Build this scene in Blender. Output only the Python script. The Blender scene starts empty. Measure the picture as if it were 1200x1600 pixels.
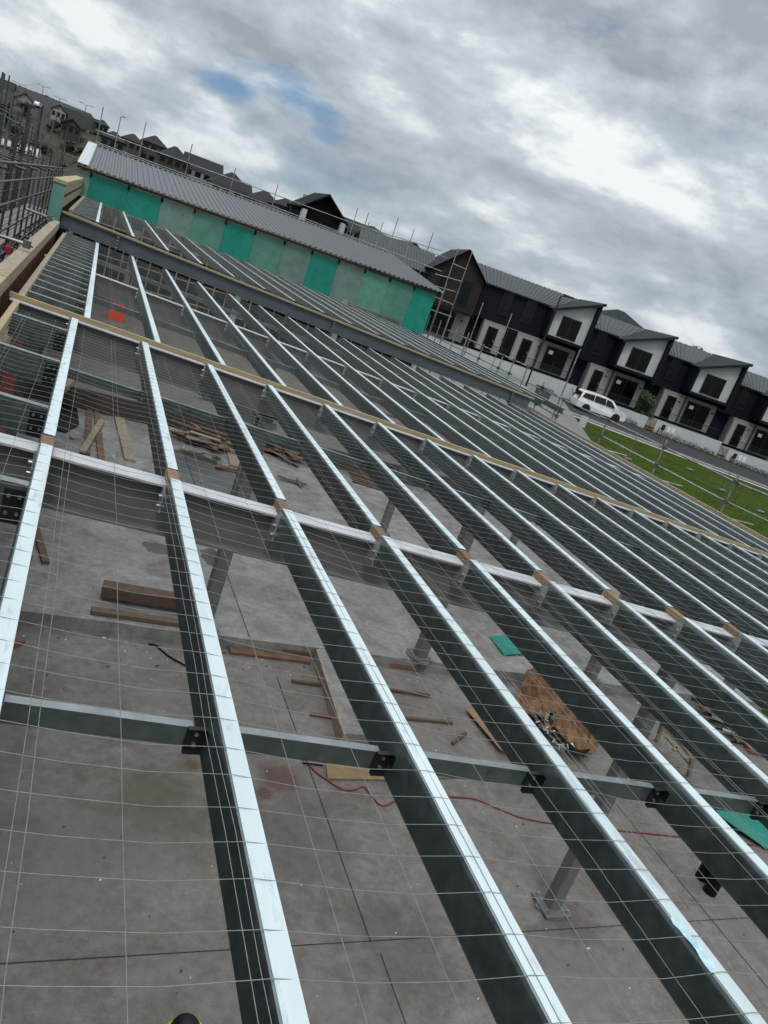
import bpy, bmesh, math, random
from mathutils import Vector, Matrix, Quaternion
random.seed(7)
C = bpy.context.scene.collection
S = bpy.context.scene
PI = math.pi
ZC = 5.775                      # eye height above the lower slab
F, CX, CY = 1190.0, 600.0, 800.0
# world axes seen from the camera (right, down, forward)
AX = Vector((0.89306293, 0.18892274, 0.40834642))
AY = Vector((-0.31476515, -0.3861702, 0.8670614))
AZ = Vector((0.32149883, -0.90287362, -0.285408))
CAM = Vector((0, 0, ZC))
def ray(u, v):
    d = Vector((u-CX, v-CY, F)); return Vector((AX.dot(d), AY.dot(d), AZ.dot(d)))
def atz(u, v, z):
    r = ray(u, v); return CAM + r*((z-ZC)/r.z)
def aty(u, v, y):
    r = ray(u, v); return CAM + r*(y/r.y)
def atx(u, v, x):
    r = ray(u, v); return CAM + r*(x/r.x)
PITCH = math.radians(3.85); TP = math.tan(PITCH)
H1, H4 = 1.654, 1.192
def zr(x, h=H1): return ZC - h - TP*x
ORD = ['first','second','third','fourth','fifth','sixth','seventh','eighth','ninth','tenth','eleventh','twelfth','thirteenth','fourteenth','fifteenth','sixteenth','seventeenth','eighteenth','nineteenth','twentieth','twenty-first','twenty-second','twenty-third','twenty-fourth','twenty-fifth','twenty-sixth','twenty-seventh','twenty-eighth','twenty-ninth','thirtieth','thirty-first','thirty-second','thirty-third','thirty-fourth']
FR = {}                         # object name -> world matrix of its frame
def tag(o, label=None, cat=None, group=None, kind=None):
    if label: o['label'] = label
    if cat: o['category'] = cat
    if group: o['group'] = group
    if kind: o['kind'] = kind
    return o
def thing(name, loc, label, cat, group=None, rz=0):
    o = bpy.data.objects.new(name, None); C.objects.link(o)
    o.location = loc; o.rotation_euler = (0, 0, rz); o.empty_display_size = .2
    FR[o.name] = Matrix.Translation(Vector(loc)) @ Matrix.Rotation(rz, 4, 'Z')
    return tag(o, label, cat, group)
class MB:
    def __init__(s): s.v = []; s.f = []; s.m = []; s.sm = []
    def add(s, vs, fs, mi=0, sm=False):
        n = len(s.v); s.v += [Vector(p) for p in vs]
        for f in fs: s.f.append([n+i for i in f]); s.m.append(mi); s.sm.append(sm)
        return s
    def box(s, lo, hi, mi=0):
        x0,y0,z0 = lo; x1,y1,z1 = hi
        return s.add([(x0,y0,z0),(x1,y0,z0),(x1,y1,z0),(x0,y1,z0),(x0,y0,z1),(x1,y0,z1),(x1,y1,z1),(x0,y1,z1)],
            [(3,2,1,0),(4,5,6,7),(0,1,5,4),(1,2,6,5),(2,3,7,6),(3,0,4,7)], mi)
    def extr(s, prof, p0, p1, up=(0,0,1), mi=0, cap=True):
        p0 = Vector(p0); p1 = Vector(p1); d = (p1-p0).normalized(); up = Vector(up)
        if abs(d.dot(up)) > .98: up = Vector((0,1,0))
        sd = d.cross(up).normalized(); up = sd.cross(d).normalized(); n = len(prof)
        vs = [p0+sd*a+up*b for a,b in prof]+[p1+sd*a+up*b for a,b in prof]
        fs = [(i,(i+1)%n,n+(i+1)%n,n+i) for i in range(n)]
        if cap: fs += [tuple(range(n-1,-1,-1)), tuple(range(n,2*n))]
        return s.add(vs, fs, mi)
    def beam(s, p0, p1, w, h, up=(0,0,1), mi=0):
        a,b = w/2,h/2; return s.extr([(-a,-b),(a,-b),(a,b),(-a,b)], p0, p1, up, mi)
    def ch(s, p0, p1, w, h, up=(0,0,1), c=.006, mi=0):   # chamfered bar
        a,b = w/2,h/2
        return s.extr([(-a+c,-b),(a-c,-b),(a,-b+c),(a,b-c),(a-c,b),(-a+c,b),(-a,b-c),(-a,-b+c)], p0, p1, up, mi)
    def tube(s, pts, r, n=8, mi=0, cap=True):
        pts = [Vector(p) for p in pts]; L = len(pts); vs = []; 
        rr = r if isinstance(r,(list,tuple)) else [r]*L
        pd = None
        for i,p in enumerate(pts):
            d = (pts[min(i+1,L-1)]-pts[max(i-1,0)])
            d = d.normalized() if d.length > 1e-9 else Vector((0,0,1))
            ref = Vector((0,0,1)) if abs(d.z) < .9 else Vector((1,0,0))
            a = d.cross(ref).normalized(); b = a.cross(d)
            for k in range(n):
                t = 2*PI*k/n; vs.append(p+(a*math.cos(t)+b*math.sin(t))*rr[i])
        fs = [(i*n+k, i*n+(k+1)%n, (i+1)*n+(k+1)%n, (i+1)*n+k) for i in range(L-1) for k in range(n)]
        base = len(s.v); s.add(vs, fs, mi, True)
        if cap: s.add(vs[:n], [tuple(range(n-1,-1,-1))], mi); s.add(vs[-n:], [tuple(range(n))], mi)
        return s
    def prism(s, poly, z0, z1, mi=0):     # polygon in xy
        n = len(poly)
        return s.add([(x,y,z0) for x,y in poly]+[(x,y,z1) for x,y in poly],
            [(i,(i+1)%n,n+(i+1)%n,n+i) for i in range(n)]+[tuple(range(n-1,-1,-1)),tuple(range(n,2*n))], mi)
    def prismy(s, poly, y0, y1, mi=0):    # polygon in xz, extruded along y
        n = len(poly)
        return s.add([(x,y0,z) for x,z in poly]+[(x,y1,z) for x,z in poly],
            [(i,n+i,n+(i+1)%n,(i+1)%n) for i in range(n)]+[tuple(range(n)),tuple(range(2*n-1,n-1,-1))], mi)
    def prismx(s, poly, x0, x1, mi=0):    # polygon in yz
        n = len(poly)
        return s.add([(x0,y,z) for y,z in poly]+[(x1,y,z) for y,z in poly],
            [(i,(i+1)%n,n+(i+1)%n,n+i) for i in range(n)]+[tuple(range(n-1,-1,-1)),tuple(range(n,2*n))], mi)
    def sheet(s, a, b, c, d, t, mi=0):    # thick quad a b c d
        a,b,c,d = map(Vector,(a,b,c,d)); n = (b-a).cross(d-a).normalized()*t
        return s.add([a,b,c,d,a-n,b-n,c-n,d-n],[(0,1,2,3),(7,6,5,4),(0,4,5,1),(1,5,6,2),(2,6,7,3),(3,7,4,0)],mi)
    def build(s, name, mat, parent=None, local=False, fix=True):
        me = bpy.data.meshes.new(name)
        vs = s.v; M = None
        if parent is not None:
            M = FR[parent.name]
            if not local: Mi = M.inverted(); vs = [Mi @ v for v in vs]
        me.from_pydata([tuple(v) for v in vs], [], s.f)
        for m in (mat if isinstance(mat,(list,tuple)) else [mat]): me.materials.append(m)
        for p,mi,sm in zip(me.polygons, s.m, s.sm): p.material_index = mi; p.use_smooth = sm
        if fix:
            bm = bmesh.new(); bm.from_mesh(me); bmesh.ops.recalc_face_normals(bm, faces=bm.faces); bm.to_mesh(me); bm.free()
        o = bpy.data.objects.new(name, me); C.objects.link(o)
        if parent is not None: o.parent = parent; FR[o.name] = M
        else: FR[o.name] = Matrix.Identity(4)
        return o
def at(o, loc, rz=0):
    o.location = loc; o.rotation_euler = (0,0,rz); FR[o.name] = Matrix.Translation(Vector(loc)) @ Matrix.Rotation(rz,4,'Z'); return o
def top(mb, name, mat, loc, label, cat, group=None):   # one-mesh thing with its origin at loc
    loc = Vector(loc); mb.v = [v-loc for v in mb.v]
    o = mb.build(name, mat); at(o, loc); return tag(o, label, cat, group)
def copy_tree(o, parent=None):
    c = o.copy(); C.objects.link(c)
    if parent is not None: c.parent = parent
    for ch in list(o.children): copy_tree(ch, c)
    return c
# ---------------------------------------------------------------- materials
MATS = {}
def mat(name, col, rough=.7, metal=0, var=.25, scale=3, col2=None, bump=0, bscale=40, stretch=(1,1,1), spec=.5, detail=6, extra=None, rnd=0.):
    m = bpy.data.materials.new(name); m.use_nodes = True; nt = m.node_tree; N = nt.nodes; L = nt.links
    b = N['Principled BSDF']; b.inputs['Roughness'].default_value = rough; b.inputs['Metallic'].default_value = metal
    b.inputs['Specular IOR Level'].default_value = spec
    tc = N.new('ShaderNodeTexCoord'); oi = N.new('ShaderNodeObjectInfo')
    mul = N.new('ShaderNodeVectorMath'); mul.operation = 'MULTIPLY'; mul.inputs[1].default_value = stretch
    L.new(tc.outputs['Object'], mul.inputs[0])
    off = N.new('ShaderNodeVectorMath'); off.operation = 'SCALE'; off.inputs[0].default_value = (37,91,53); L.new(oi.outputs['Random'], off.inputs['Scale'])
    add = N.new('ShaderNodeVectorMath'); L.new(mul.outputs[0], add.inputs[0]); L.new(off.outputs[0], add.inputs[1])
    n = N.new('ShaderNodeTexNoise'); n.inputs['Scale'].default_value = scale; n.inputs['Detail'].default_value = detail; n.inputs['Roughness'].default_value = .62
    L.new(add.outputs[0], n.inputs['Vector'])
    r = N.new('ShaderNodeValToRGB'); L.new(n.outputs['Fac'], r.inputs[0])
    c2 = col2 if col2 else tuple(min(1,c*(1+var)) for c in col)
    c1 = col if col2 else tuple(c*(1-var) for c in col)
    r.color_ramp.elements[0].position = .32; r.color_ramp.elements[1].position = .68
    r.color_ramp.elements[0].color = (*c1,1); r.color_ramp.elements[1].color = (*c2,1)
    out = r.outputs[0]
    if rnd:
        hv = N.new('ShaderNodeHueSaturation'); mr = N.new('ShaderNodeMapRange'); mr.inputs['To Min'].default_value = 1-rnd; mr.inputs['To Max'].default_value = 1+rnd
        L.new(oi.outputs['Random'], mr.inputs[0]); L.new(mr.outputs[0], hv.inputs['Value']); L.new(out, hv.inputs['Color']); out = hv.outputs[0]
    if extra: out = extra(nt, tc, out, b)
    L.new(out, b.inputs['Base Color'])
    rm = N.new('ShaderNodeMapRange'); rm.inputs['To Min'].default_value = max(.03,rough-.12); rm.inputs['To Max'].default_value = min(1,rough+.12)
    if not b.inputs['Roughness'].is_linked: L.new(n.outputs['Fac'], rm.inputs[0]); L.new(rm.outputs[0], b.inputs['Roughness'])
    if bump:
        n2 = N.new('ShaderNodeTexNoise'); n2.inputs['Scale'].default_value = bscale; n2.inputs['Detail'].default_value = 4
        L.new(add.outputs[0], n2.inputs['Vector'])
        bp = N.new('ShaderNodeBump'); bp.inputs['Strength'].default_value = bump; bp.inputs['Distance'].default_value = .01
        L.new(n2.outputs['Fac'], bp.inputs['Height']); L.new(bp.outputs[0], b.inputs['Normal'])
    MATS[name] = m; return m
def blob(nt, tc, out, centre, rad, col, strength=.8, scale=4, stretch=(1,1,1), soft=.35):   # an irregular stain round one spot
    N = nt.nodes; L = nt.links
    s = N.new('ShaderNodeVectorMath'); s.operation = 'SUBTRACT'; L.new(tc.outputs['Object'], s.inputs[0]); s.inputs[1].default_value = centre
    m = N.new('ShaderNodeVectorMath'); m.operation = 'MULTIPLY'; m.inputs[1].default_value = stretch; L.new(s.outputs[0], m.inputs[0])
    l = N.new('ShaderNodeVectorMath'); l.operation = 'LENGTH'; L.new(m.outputs[0], l.inputs[0])
    n = N.new('ShaderNodeTexNoise'); n.inputs['Scale'].default_value = scale; n.inputs['Detail'].default_value = 7; n.inputs['Roughness'].default_value = .65
    L.new(tc.outputs['Object'], n.inputs['Vector'])
    a = N.new('ShaderNodeMath'); a.operation = 'MULTIPLY_ADD'; a.inputs[1].default_value = -2.2*rad; L.new(n.outputs['Fac'], a.inputs[0]); L.new(l.outputs['Value'], a.inputs[2])
    mr = N.new('ShaderNodeMapRange'); mr.inputs['From Min'].default_value = rad*(-.25-soft); mr.inputs['From Max'].default_value = rad*(-.25+soft); mr.inputs['To Min'].default_value = strength; mr.inputs['To Max'].default_value = 0
    L.new(a.outputs[0], mr.inputs[0])
    mx = N.new('ShaderNodeMixRGB'); L.new(mr.outputs[0], mx.inputs[0]); L.new(out, mx.inputs[1]); mx.inputs[2].default_value = (*col,1)
    return mx.outputs[0], mr.outputs[0]
def slab_extra(spots, wets=()):
    def fn(nt, tc, out, b):
        N = nt.nodes; L = nt.links
        t = N.new('ShaderNodeTexNoise'); t.inputs['Scale'].default_value = 1.9; t.inputs['Detail'].default_value = 7; t.inputs['Roughness'].default_value = .6; t.inputs['Distortion'].default_value = .6
        L.new(tc.outputs['Object'], t.inputs['Vector'])
        tr = N.new('ShaderNodeValToRGB'); tr.color_ramp.elements[0].position = .44; tr.color_ramp.elements[1].position = .66; tr.color_ramp.elements[0].color = (0,0,0,1); tr.color_ramp.elements[1].color = (.70,.70,.70,1); L.new(t.outputs['Fac'], tr.inputs[0])
        tm = N.new('ShaderNodeMixRGB'); L.new(tr.outputs[0], tm.inputs[0]); L.new(out, tm.inputs[1]); tm.inputs[2].default_value = (.112,.084,.068,1); out = tm.outputs[0]
        # fine mottling over the broad tone
        n = N.new('ShaderNodeTexNoise'); n.inputs['Scale'].default_value = 9; n.inputs['Detail'].default_value = 9; n.inputs['Roughness'].default_value = .7
        L.new(tc.outputs['Object'], n.inputs['Vector'])
        mr = N.new('ShaderNodeMapRange'); mr.inputs['From Min'].default_value = .3; mr.inputs['From Max'].default_value = .7; mr.inputs['To Min'].default_value = .70; mr.inputs['To Max'].default_value = 1.30
        L.new(n.outputs['Fac'], mr.inputs[0])
        mu = N.new('ShaderNodeMixRGB'); mu.blend_type = 'MULTIPLY'; mu.inputs[0].default_value = 1; L.new(out, mu.inputs[1]); L.new(mr.outputs[0], mu.inputs[2]); out = mu.outputs[0]
        g = N.new('ShaderNodeTexNoise'); g.inputs['Scale'].default_value = 70; g.inputs['Detail'].default_value = 3; L.new(tc.outputs['Object'], g.inputs['Vector'])
        gr = N.new('ShaderNodeMapRange'); gr.inputs['From Min'].default_value = .3; gr.inputs['From Max'].default_value = .7; gr.inputs['To Min'].default_value = .86; gr.inputs['To Max'].default_value = 1.14; L.new(g.outputs['Fac'], gr.inputs[0])
        gm = N.new('ShaderNodeMixRGB'); gm.blend_type = 'MULTIPLY'; gm.inputs[0].default_value = 1; L.new(out, gm.inputs[1]); L.new(gr.outputs[0], gm.inputs[2]); out = gm.outputs[0]
        # sharp edged drips and scuffs
        q = N.new('ShaderNodeTexNoise'); q.inputs['Scale'].default_value = 4.5; q.inputs['Detail'].default_value = 10; q.inputs['Roughness'].default_value = .72; L.new(tc.outputs['Object'], q.inputs['Vector'])
        qr = N.new('ShaderNodeMapRange'); qr.inputs['From Min'].default_value = .655; qr.inputs['From Max'].default_value = .70; qr.inputs['To Max'].default_value = .5; L.new(q.outputs['Fac'], qr.inputs[0])
        qm = N.new('ShaderNodeMixRGB'); L.new(qr.outputs[0], qm.inputs[0]); L.new(out, qm.inputs[1]); qm.inputs[2].default_value = (.045,.036,.028,1); out = qm.outputs[0]
        v = N.new('ShaderNodeTexNoise'); v.inputs['Scale'].default_value = 1.1; v.inputs['Detail'].default_value = 8; v.inputs['Distortion'].default_value = 1.2
        L.new(tc.outputs['Object'], v.inputs['Vector'])
        r = N.new('ShaderNodeValToRGB'); r.color_ramp.elements[0].position = .5; r.color_ramp.elements[1].position = .75; r.color_ramp.elements[0].color = (0,0,0,1); r.color_ramp.elements[1].color = (.55,.55,.55,1)
        L.new(v.outputs['Fac'], r.inputs[0])
        mx = N.new('ShaderNodeMixRGB'); L.new(r.outputs[0], mx.inputs[0]); L.new(out, mx.inputs[1]); mx.inputs[2].default_value = (.17,.163,.152,1); out = mx.outputs[0]
        for c,rad,col,st,sc in spots: out,_ = blob(nt, tc, out, c, rad, col, st, sc)
        rough = None
        for c,rad,stretch in wets:
            out,fac = blob(nt, tc, out, c, rad, (.028,.026,.020), .82, 2.0, stretch, .06)
            mr2 = N.new('ShaderNodeMapRange'); mr2.inputs['To Min'].default_value = .62; mr2.inputs['To Max'].default_value = .10; L.new(fac, mr2.inputs[0])
            if rough is None: rough = mr2.outputs[0]
            else:
                mi = N.new('ShaderNodeMath'); mi.operation = 'MINIMUM'; L.new(rough, mi.inputs[0]); L.new(mr2.outputs[0], mi.inputs[1]); rough = mi.outputs[0]
        if rough is not None: L.new(rough, b.inputs['Roughness'])
        return out
    return fn
def scuffs(col, lo=.64, hi=.74, amt=.55, scale=5, stretch=(1,1,1)):
    def fn(nt, tc, out, b):
        N = nt.nodes; L = nt.links; oi = N.new('ShaderNodeObjectInfo')
        m = N.new('ShaderNodeVectorMath'); m.operation = 'MULTIPLY'; m.inputs[1].default_value = stretch; L.new(tc.outputs['Object'], m.inputs[0])
        s = N.new('ShaderNodeVectorMath'); s.operation = 'SCALE'; s.inputs[0].default_value = (17,43,71); L.new(oi.outputs['Random'], s.inputs['Scale'])
        a_ = N.new('ShaderNodeVectorMath'); L.new(m.outputs[0], a_.inputs[0]); L.new(s.outputs[0], a_.inputs[1])
        n = N.new('ShaderNodeTexNoise'); n.inputs['Scale'].default_value = scale; n.inputs['Detail'].default_value = 8; n.inputs['Roughness'].default_value = .65; L.new(a_.outputs[0], n.inputs['Vector'])
        r = N.new('ShaderNodeMapRange'); r.inputs['From Min'].default_value = lo; r.inputs['From Max'].default_value = hi; r.inputs['To Max'].default_value = amt; L.new(n.outputs['Fac'], r.inputs[0])
        x = N.new('ShaderNodeMixRGB'); L.new(r.outputs[0], x.inputs[0]); L.new(out, x.inputs[1]); x.inputs[2].default_value = (*col,1); return x.outputs[0]
    return fn
galv = mat('galvanised_steel', (.185,.225,.225), .36, .85, .16, 14, bump=.03, bscale=60, rnd=.14, extra=scuffs((.10,.11,.105),.55,.72,.7,4,(1,.4,1)))
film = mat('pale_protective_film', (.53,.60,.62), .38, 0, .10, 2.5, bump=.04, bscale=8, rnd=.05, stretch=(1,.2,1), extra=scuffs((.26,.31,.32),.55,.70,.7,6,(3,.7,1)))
galv2 = mat('weathered_and_skylit_galvanised_steel', (.30,.32,.32), .38, .9, .2, 9, rnd=.05)  # on bridging and joist tops it paints in the sky's reflection
steelg = mat('grey_primed_steel', (.135,.134,.131), .55, .0, .14, 5, bump=.03, stretch=(1,6,1))
steeld = mat('dark_grey_painted_steel', (.075,.087,.095), .5, 0, .15, 4)
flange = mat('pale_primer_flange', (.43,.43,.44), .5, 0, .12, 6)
blackst = mat('black_bracket_steel', (.012,.012,.013), .45, .2, .3, 20)
boltm = mat('zinc_bolt', (.5,.5,.5), .35, .9, .1, 30)
wirem = mat('galvanised_wire', (.25,.245,.235), .5, .4, .2, 30)
tubem = mat('scaffold_tube', (.30,.295,.28), .45, .7, .4, 6, rnd=.15)
tubed = mat('dark_scaffold_tube', (.10,.10,.10), .5, .4, .4, 6)
plankm = mat('scaffold_plank', (.22,.20,.18), .8, 0, .3, 8, stretch=(1,.15,1))
pine = mat('pale_pine', (.33,.25,.135), .7, 0, .22, 5, stretch=(.6,8,8), rnd=.12, bump=.05)
piney = mat('weathered_pine', (.27,.215,.145), .75, 0, .35, 6, stretch=(3,3,3), rnd=.12, bump=.06)
redtim = mat('treated_red_timber', (.19,.082,.052), .75, 0, .3, 6, stretch=(3,3,8), rnd=.15)
brown = mat('brown_scrap_timber', (.105,.066,.043), .8, 0, .35, 7, stretch=(2,2,6), rnd=.35)
browno = mat('orange_packing_timber', (.17,.090,.052), .75, 0, .25, 7, rnd=.15)
greyw = mat('weathered_grey_board', (.26,.21,.155), .8, 0, .3, 7, stretch=(2,2,2), rnd=.2)
ply = mat('plywood', (.25,.17,.08), .7, 0, .18, 6)
card = mat('cardboard', (.26,.165,.095), .8, 0, .15, 8)
paper = mat('brown_kraft_paper', (.185,.10,.045), .7, 0, .3, 7, bump=.8, bscale=12)
wrap = mat('navy_building_wrap', (.010,.014,.024), .5, 0, .25, 3)
blackp = mat('black_plastic', (.006,.006,.007), .5, 0, .3, 6, spec=.15)
redp = mat('red_plastic', (.85,.06,.012), .45, 0, .12, 5)
redd = mat('dark_red_panel', (.22,.02,.02), .55, 0, .2, 5)
hose = mat('red_hose', (.22,.012,.012), .4, 0, .15, 9)
greenv = mat('vivid_green_board', (.002,.205,.150), .55, 0, .16, 2.5, rnd=.12, extra=scuffs((.01,.06,.05),.62,.70,.7,3.5))
greenp = mat('faded_green_board', (.090,.235,.190), .65, 0, .18, 1.8, rnd=.12, extra=scuffs((.03,.10,.085),.60,.70,.75,3))
greeng = mat('grey_green_board', (.135,.220,.190), .65, 0, .18, 1.8, rnd=.12, extra=scuffs((.045,.095,.085),.60,.70,.75,3))
roofm = mat('grey_corrugated_metal', (.098,.102,.108), .45, .35, .12, 3, stretch=(1,.3,1))
roofd = mat('charcoal_roof_metal', (.020,.022,.025), .7, 0, .2, 2, spec=.12)
roofh = mat('dark_grey_tile_roof', (.032,.034,.037), .8, 0, .25, 2, spec=.08)
roofg = mat('grey_roof_metal', (.062,.065,.071), .6, 0, .12, 2, spec=.2)
flash = mat('pale_roof_flashing', (.62,.65,.67), .35, .6, .08, 4)
navyw = mat('dark_navy_weatherboard', (.007,.0095,.015), .7, 0, .2, 2, spec=.12, stretch=(.3,.3,6))
whitew = mat('white_plaster', (.46,.47,.475), .8, 0, .07, 1.5)
gfw = mat('pale_grey_brick', (.235,.23,.22), .85, 0, .10, 8)
brownw = mat('dark_brown_cladding', (.030,.024,.020), .7, 0, .25, 2, spec=.12, stretch=(6,6,.3))
blackw = mat('black_cladding', (.007,.007,.008), .7, 0, .2, 2, spec=.1)
glass = mat('dark_window_glass', (.004,.005,.005), .10, 0, .2, 1, spec=.28)
framem = mat('black_window_frame', (.010,.010,.011), .4, 0, .2, 8)
notice = mat('white_notice_paper', (.72,.72,.70), .7, 0, .05, 9)
orangew = mat('orange_stair_timber', (.30,.15,.045), .7, 0, .2, 7, stretch=(1,1,5))
asph = mat('asphalt', (.050,.051,.054), .95, 0, .22, 3, spec=.06, bump=.2, bscale=80)
path = mat('concrete_path', (.33,.32,.30), .85, 0, .15, 2)
grass = mat('lawn_grass', (.020,.040,.003), .95, 0, .3, .5, spec=.05, col2=(.046,.070,.006), bump=.6, bscale=30, extra=scuffs((.055,.048,.022),.56,.68,.75,.55))
earth = mat('hillside_ground', (.030,.036,.018), .95, 0, .3, .12, col2=(.075,.072,.058), spec=.05)
leafd = mat('dark_leaf', (.018,.032,.012), .7, 0, .5, 2, rnd=.2)
leafm = mat('hedge_leaf', (.030,.050,.014), .7, 0, .5, 2, rnd=.2)
bark = mat('bark', (.07,.05,.035), .9, 0, .3, 8)
carw = mat('white_car_paint', (.74,.75,.76), .22, 0, .03, 2, spec=.6)
carb = mat('blue_car_paint', (.02,.06,.25), .25, 0, .05, 2)
tyre = mat('tyre_rubber', (.014,.014,.014), .85, 0, .2, 20)
rimm = mat('alloy_rim', (.35,.35,.36), .35, .8, .1, 20)
lampm = mat('headlight_glass', (.5,.5,.52), .15, 0, .1, 20)
rearl = mat('red_tail_light', (.35,.02,.02), .2, 0, .1, 20)
hiv = mat('hi_vis_yellow_fabric', (.50,.80,.03), .8, 0, .08, 10)
refl = mat('reflective_tape', (.6,.6,.6), .4, .3, .05, 10)
clothd = mat('dark_workwear', (.012,.013,.018), .85, 0, .3, 12)
skin = mat('skin', (.42,.24,.17), .55, 0, .08, 6)
hairm = mat('black_hair', (.004,.004,.004), .55, 0, .3, 30)
litter_w = mat('white_litter', (.62,.62,.58), .7, 0, .2, 30)
litter_d = mat('dark_litter', (.05,.035,.022), .8, 0, .4, 30)
blueb = mat('blue_sign', (.03,.10,.35), .4, 0, .1, 8)
farw = mat('far_house_white', (.24,.235,.225), .85, 0, .15, 1)
farg = mat('far_house_grey', (.062,.060,.057), .85, 0, .2, 1)
farb = mat('far_house_brick', (.045,.034,.028), .85, 0, .2, 1)
yell = mat('lime_paint', (.42,.48,.02), .6, 0, .15, 9)
# ---------------------------------------------------------------- camera, sky, sun
cd = bpy.data.cameras.new('camera'); co = bpy.data.objects.new('camera', cd); C.objects.link(co)
Rm = Matrix(((AX.x, -AX.y, -AX.z), (AY.x, -AY.y, -AY.z), (AZ.x, -AZ.y, -AZ.z)))
co.matrix_world = Matrix.Translation(CAM) @ Rm.to_4x4()
cd.sensor_fit = 'VERTICAL'; cd.lens = 26; cd.sensor_height = 26*1600/F; cd.sensor_width = cd.sensor_height*.75
cd.clip_start = .05; cd.clip_end = 12000
S.camera = co
S.view_settings.view_transform = 'Standard'; S.view_settings.look = 'None'; S.view_settings.exposure = 0.12; S.view_settings.gamma = 1
S.render.resolution_x = 768; S.render.resolution_y = 1024
SUN_EL, SUN_ROT = math.radians(58), math.radians(200)
w = bpy.data.worlds.new('World'); S.world = w; w.use_nodes = True
N = w.node_tree.nodes; L = w.node_tree.links
bg = N['Background']; bg.inputs['Strength'].default_value = .1
sky = N.new('ShaderNodeTexSky'); sky.sky_type = 'NISHITA'; sky.sun_disc = False; sky.sun_elevation = SUN_EL; sky.sun_rotation = SUN_ROT; sky.air_density = 1.2; sky.ozone_density = 1.5
def nd(t, **k):
    n = N.new(t)
    for a,b in k.items(): setattr(n, a, b)
    return n
def mth(op, a, b=None, c=None, clamp=False):
    n = nd('ShaderNodeMath', operation=op, use_clamp=clamp)
    for i,x in enumerate((a,b,c)):
        if x is None: continue
        if hasattr(x,'links') or hasattr(x,'is_linked'): L.new(x, n.inputs[i])
        else: n.inputs[i].default_value = x
    return n.outputs[0]
tc = nd('ShaderNodeTexCoord'); sx = nd('ShaderNodeSeparateXYZ'); L.new(tc.outputs['Generated'], sx.inputs[0])
def noise(scale, detail, rough, off, stretch=(1,1,2.3), lift=0, dist=0):
    mp = nd('ShaderNodeMapping'); mp.inputs['Location'].default_value = (off[0],off[1],off[2]+lift*stretch[2]); mp.inputs['Scale'].default_value = stretch; L.new(tc.outputs['Generated'], mp.inputs[0])
    n = nd('ShaderNodeTexNoise'); n.inputs['Scale'].default_value = scale; n.inputs['Detail'].default_value = detail; n.inputs['Roughness'].default_value = rough; n.inputs['Distortion'].default_value = dist
    L.new(mp.outputs[0], n.inputs['Vector']); return n.outputs['Fac']
def mrange(x, a, b, c, d, smooth=True):
    n = nd('ShaderNodeMapRange', interpolation_type='SMOOTHSTEP' if smooth else 'LINEAR')
    L.new(x, n.inputs[0]); n.inputs['From Min'].default_value = a; n.inputs['From Max'].default_value = b; n.inputs['To Min'].default_value = c; n.inputs['To Max'].default_value = d
    return n.outputs[0]
O1, O2 = (5.0,2.0,3.0), (7.3,1.9,4.4)
puff0 = noise(3.3, 10, .58, O1, (1,1,2.0), dist=.15); puff1 = noise(3.3, 10, .58, O1, (1,1,2.0), .05, .15)
fin0 = noise(7.0, 7, .52, O2, (1,1,2.8), dist=.2); fin1 = noise(7.0, 7, .52, O2, (1,1,2.8), .018, .2)
bigv = noise(1.7, 4, .5, (1.2,8.4,3.3), (1,1,1.6))
dens = mth('ADD', mth('MULTIPLY', puff0, .7), mth('MULTIPLY', fin0, .3))
rim = mth('ADD', mth('MULTIPLY', mth('SUBTRACT', puff0, puff1), 2.1), mth('MULTIPLY', mth('SUBTRACT', fin0, fin1), .75))   # lit tops, grey undersides
def hole(u, v, a, b, amt):     # a gap in the cloud deck in one direction of the sky, longer than it is high
    r = ray(u, v).normalized(); az = math.atan2(r.x, r.y)
    azn = mth('ARCTAN2', sx.outputs[0], sx.outputs[1])
    ex = mth('DIVIDE', mth('SUBTRACT', azn, az), a); ey = mth('DIVIDE', mth('SUBTRACT', sx.outputs[2], r.z), b)
    q = mth('SQRT', mth('ADD', mth('MULTIPLY', ex, ex), mth('MULTIPLY', ey, ey)))
    wob = mth('ADD', q, mth('ADD', mth('MULTIPLY', mth('SUBTRACT', fin0, .5), 2.4), mth('MULTIPLY', mth('SUBTRACT', puff0, .5), 1.6)))
    return mrange(wob, .25, 1.2, amt, 0)
holes = mth('MAXIMUM', hole(368,136,.045,.020,.85), hole(465,155,.080,.022,.85))
holes = mth('MAXIMUM', holes, hole(505,207,.022,.012,.6))
holes = mth('MAXIMUM', holes, hole(1135,235,.10,.022,.15))
low = mrange(sx.outputs[2], .01, .17, 1., 0)     # thinner, bluer deck towards the horizon
thin = mth('MAXIMUM', holes, mth('MULTIPLY', low, mrange(dens, .60, .36, .06, .55)))
thin = mth('MAXIMUM', thin, mrange(dens, .40, .30, 0, .6))
cover = mth('SUBTRACT', 1, thin, clamp=True)
sh = mth('ADD', mth('ADD', mth('MULTIPLY', dens, -.25), mth('MULTIPLY', bigv, .85)), mth('ADD', rim, .30))
cr = nd('ShaderNodeValToRGB'); L.new(sh, cr.inputs[0]); e = cr.color_ramp.elements
e[0].position = .25; e[0].color = (.315,.358,.400,1); e[1].position = .88; e[1].color = (.82,.86,.88,1)
k = e.new(.49); k.color = (.425,.480,.525,1); k = e.new(.65); k.color = (.515,.575,.61,1)
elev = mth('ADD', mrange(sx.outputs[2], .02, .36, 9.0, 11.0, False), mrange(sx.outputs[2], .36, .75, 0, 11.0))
cl = nd('ShaderNodeVectorMath', operation='SCALE'); L.new(cr.outputs[0], cl.inputs[0]); L.new(elev, cl.inputs['Scale'])
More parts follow.
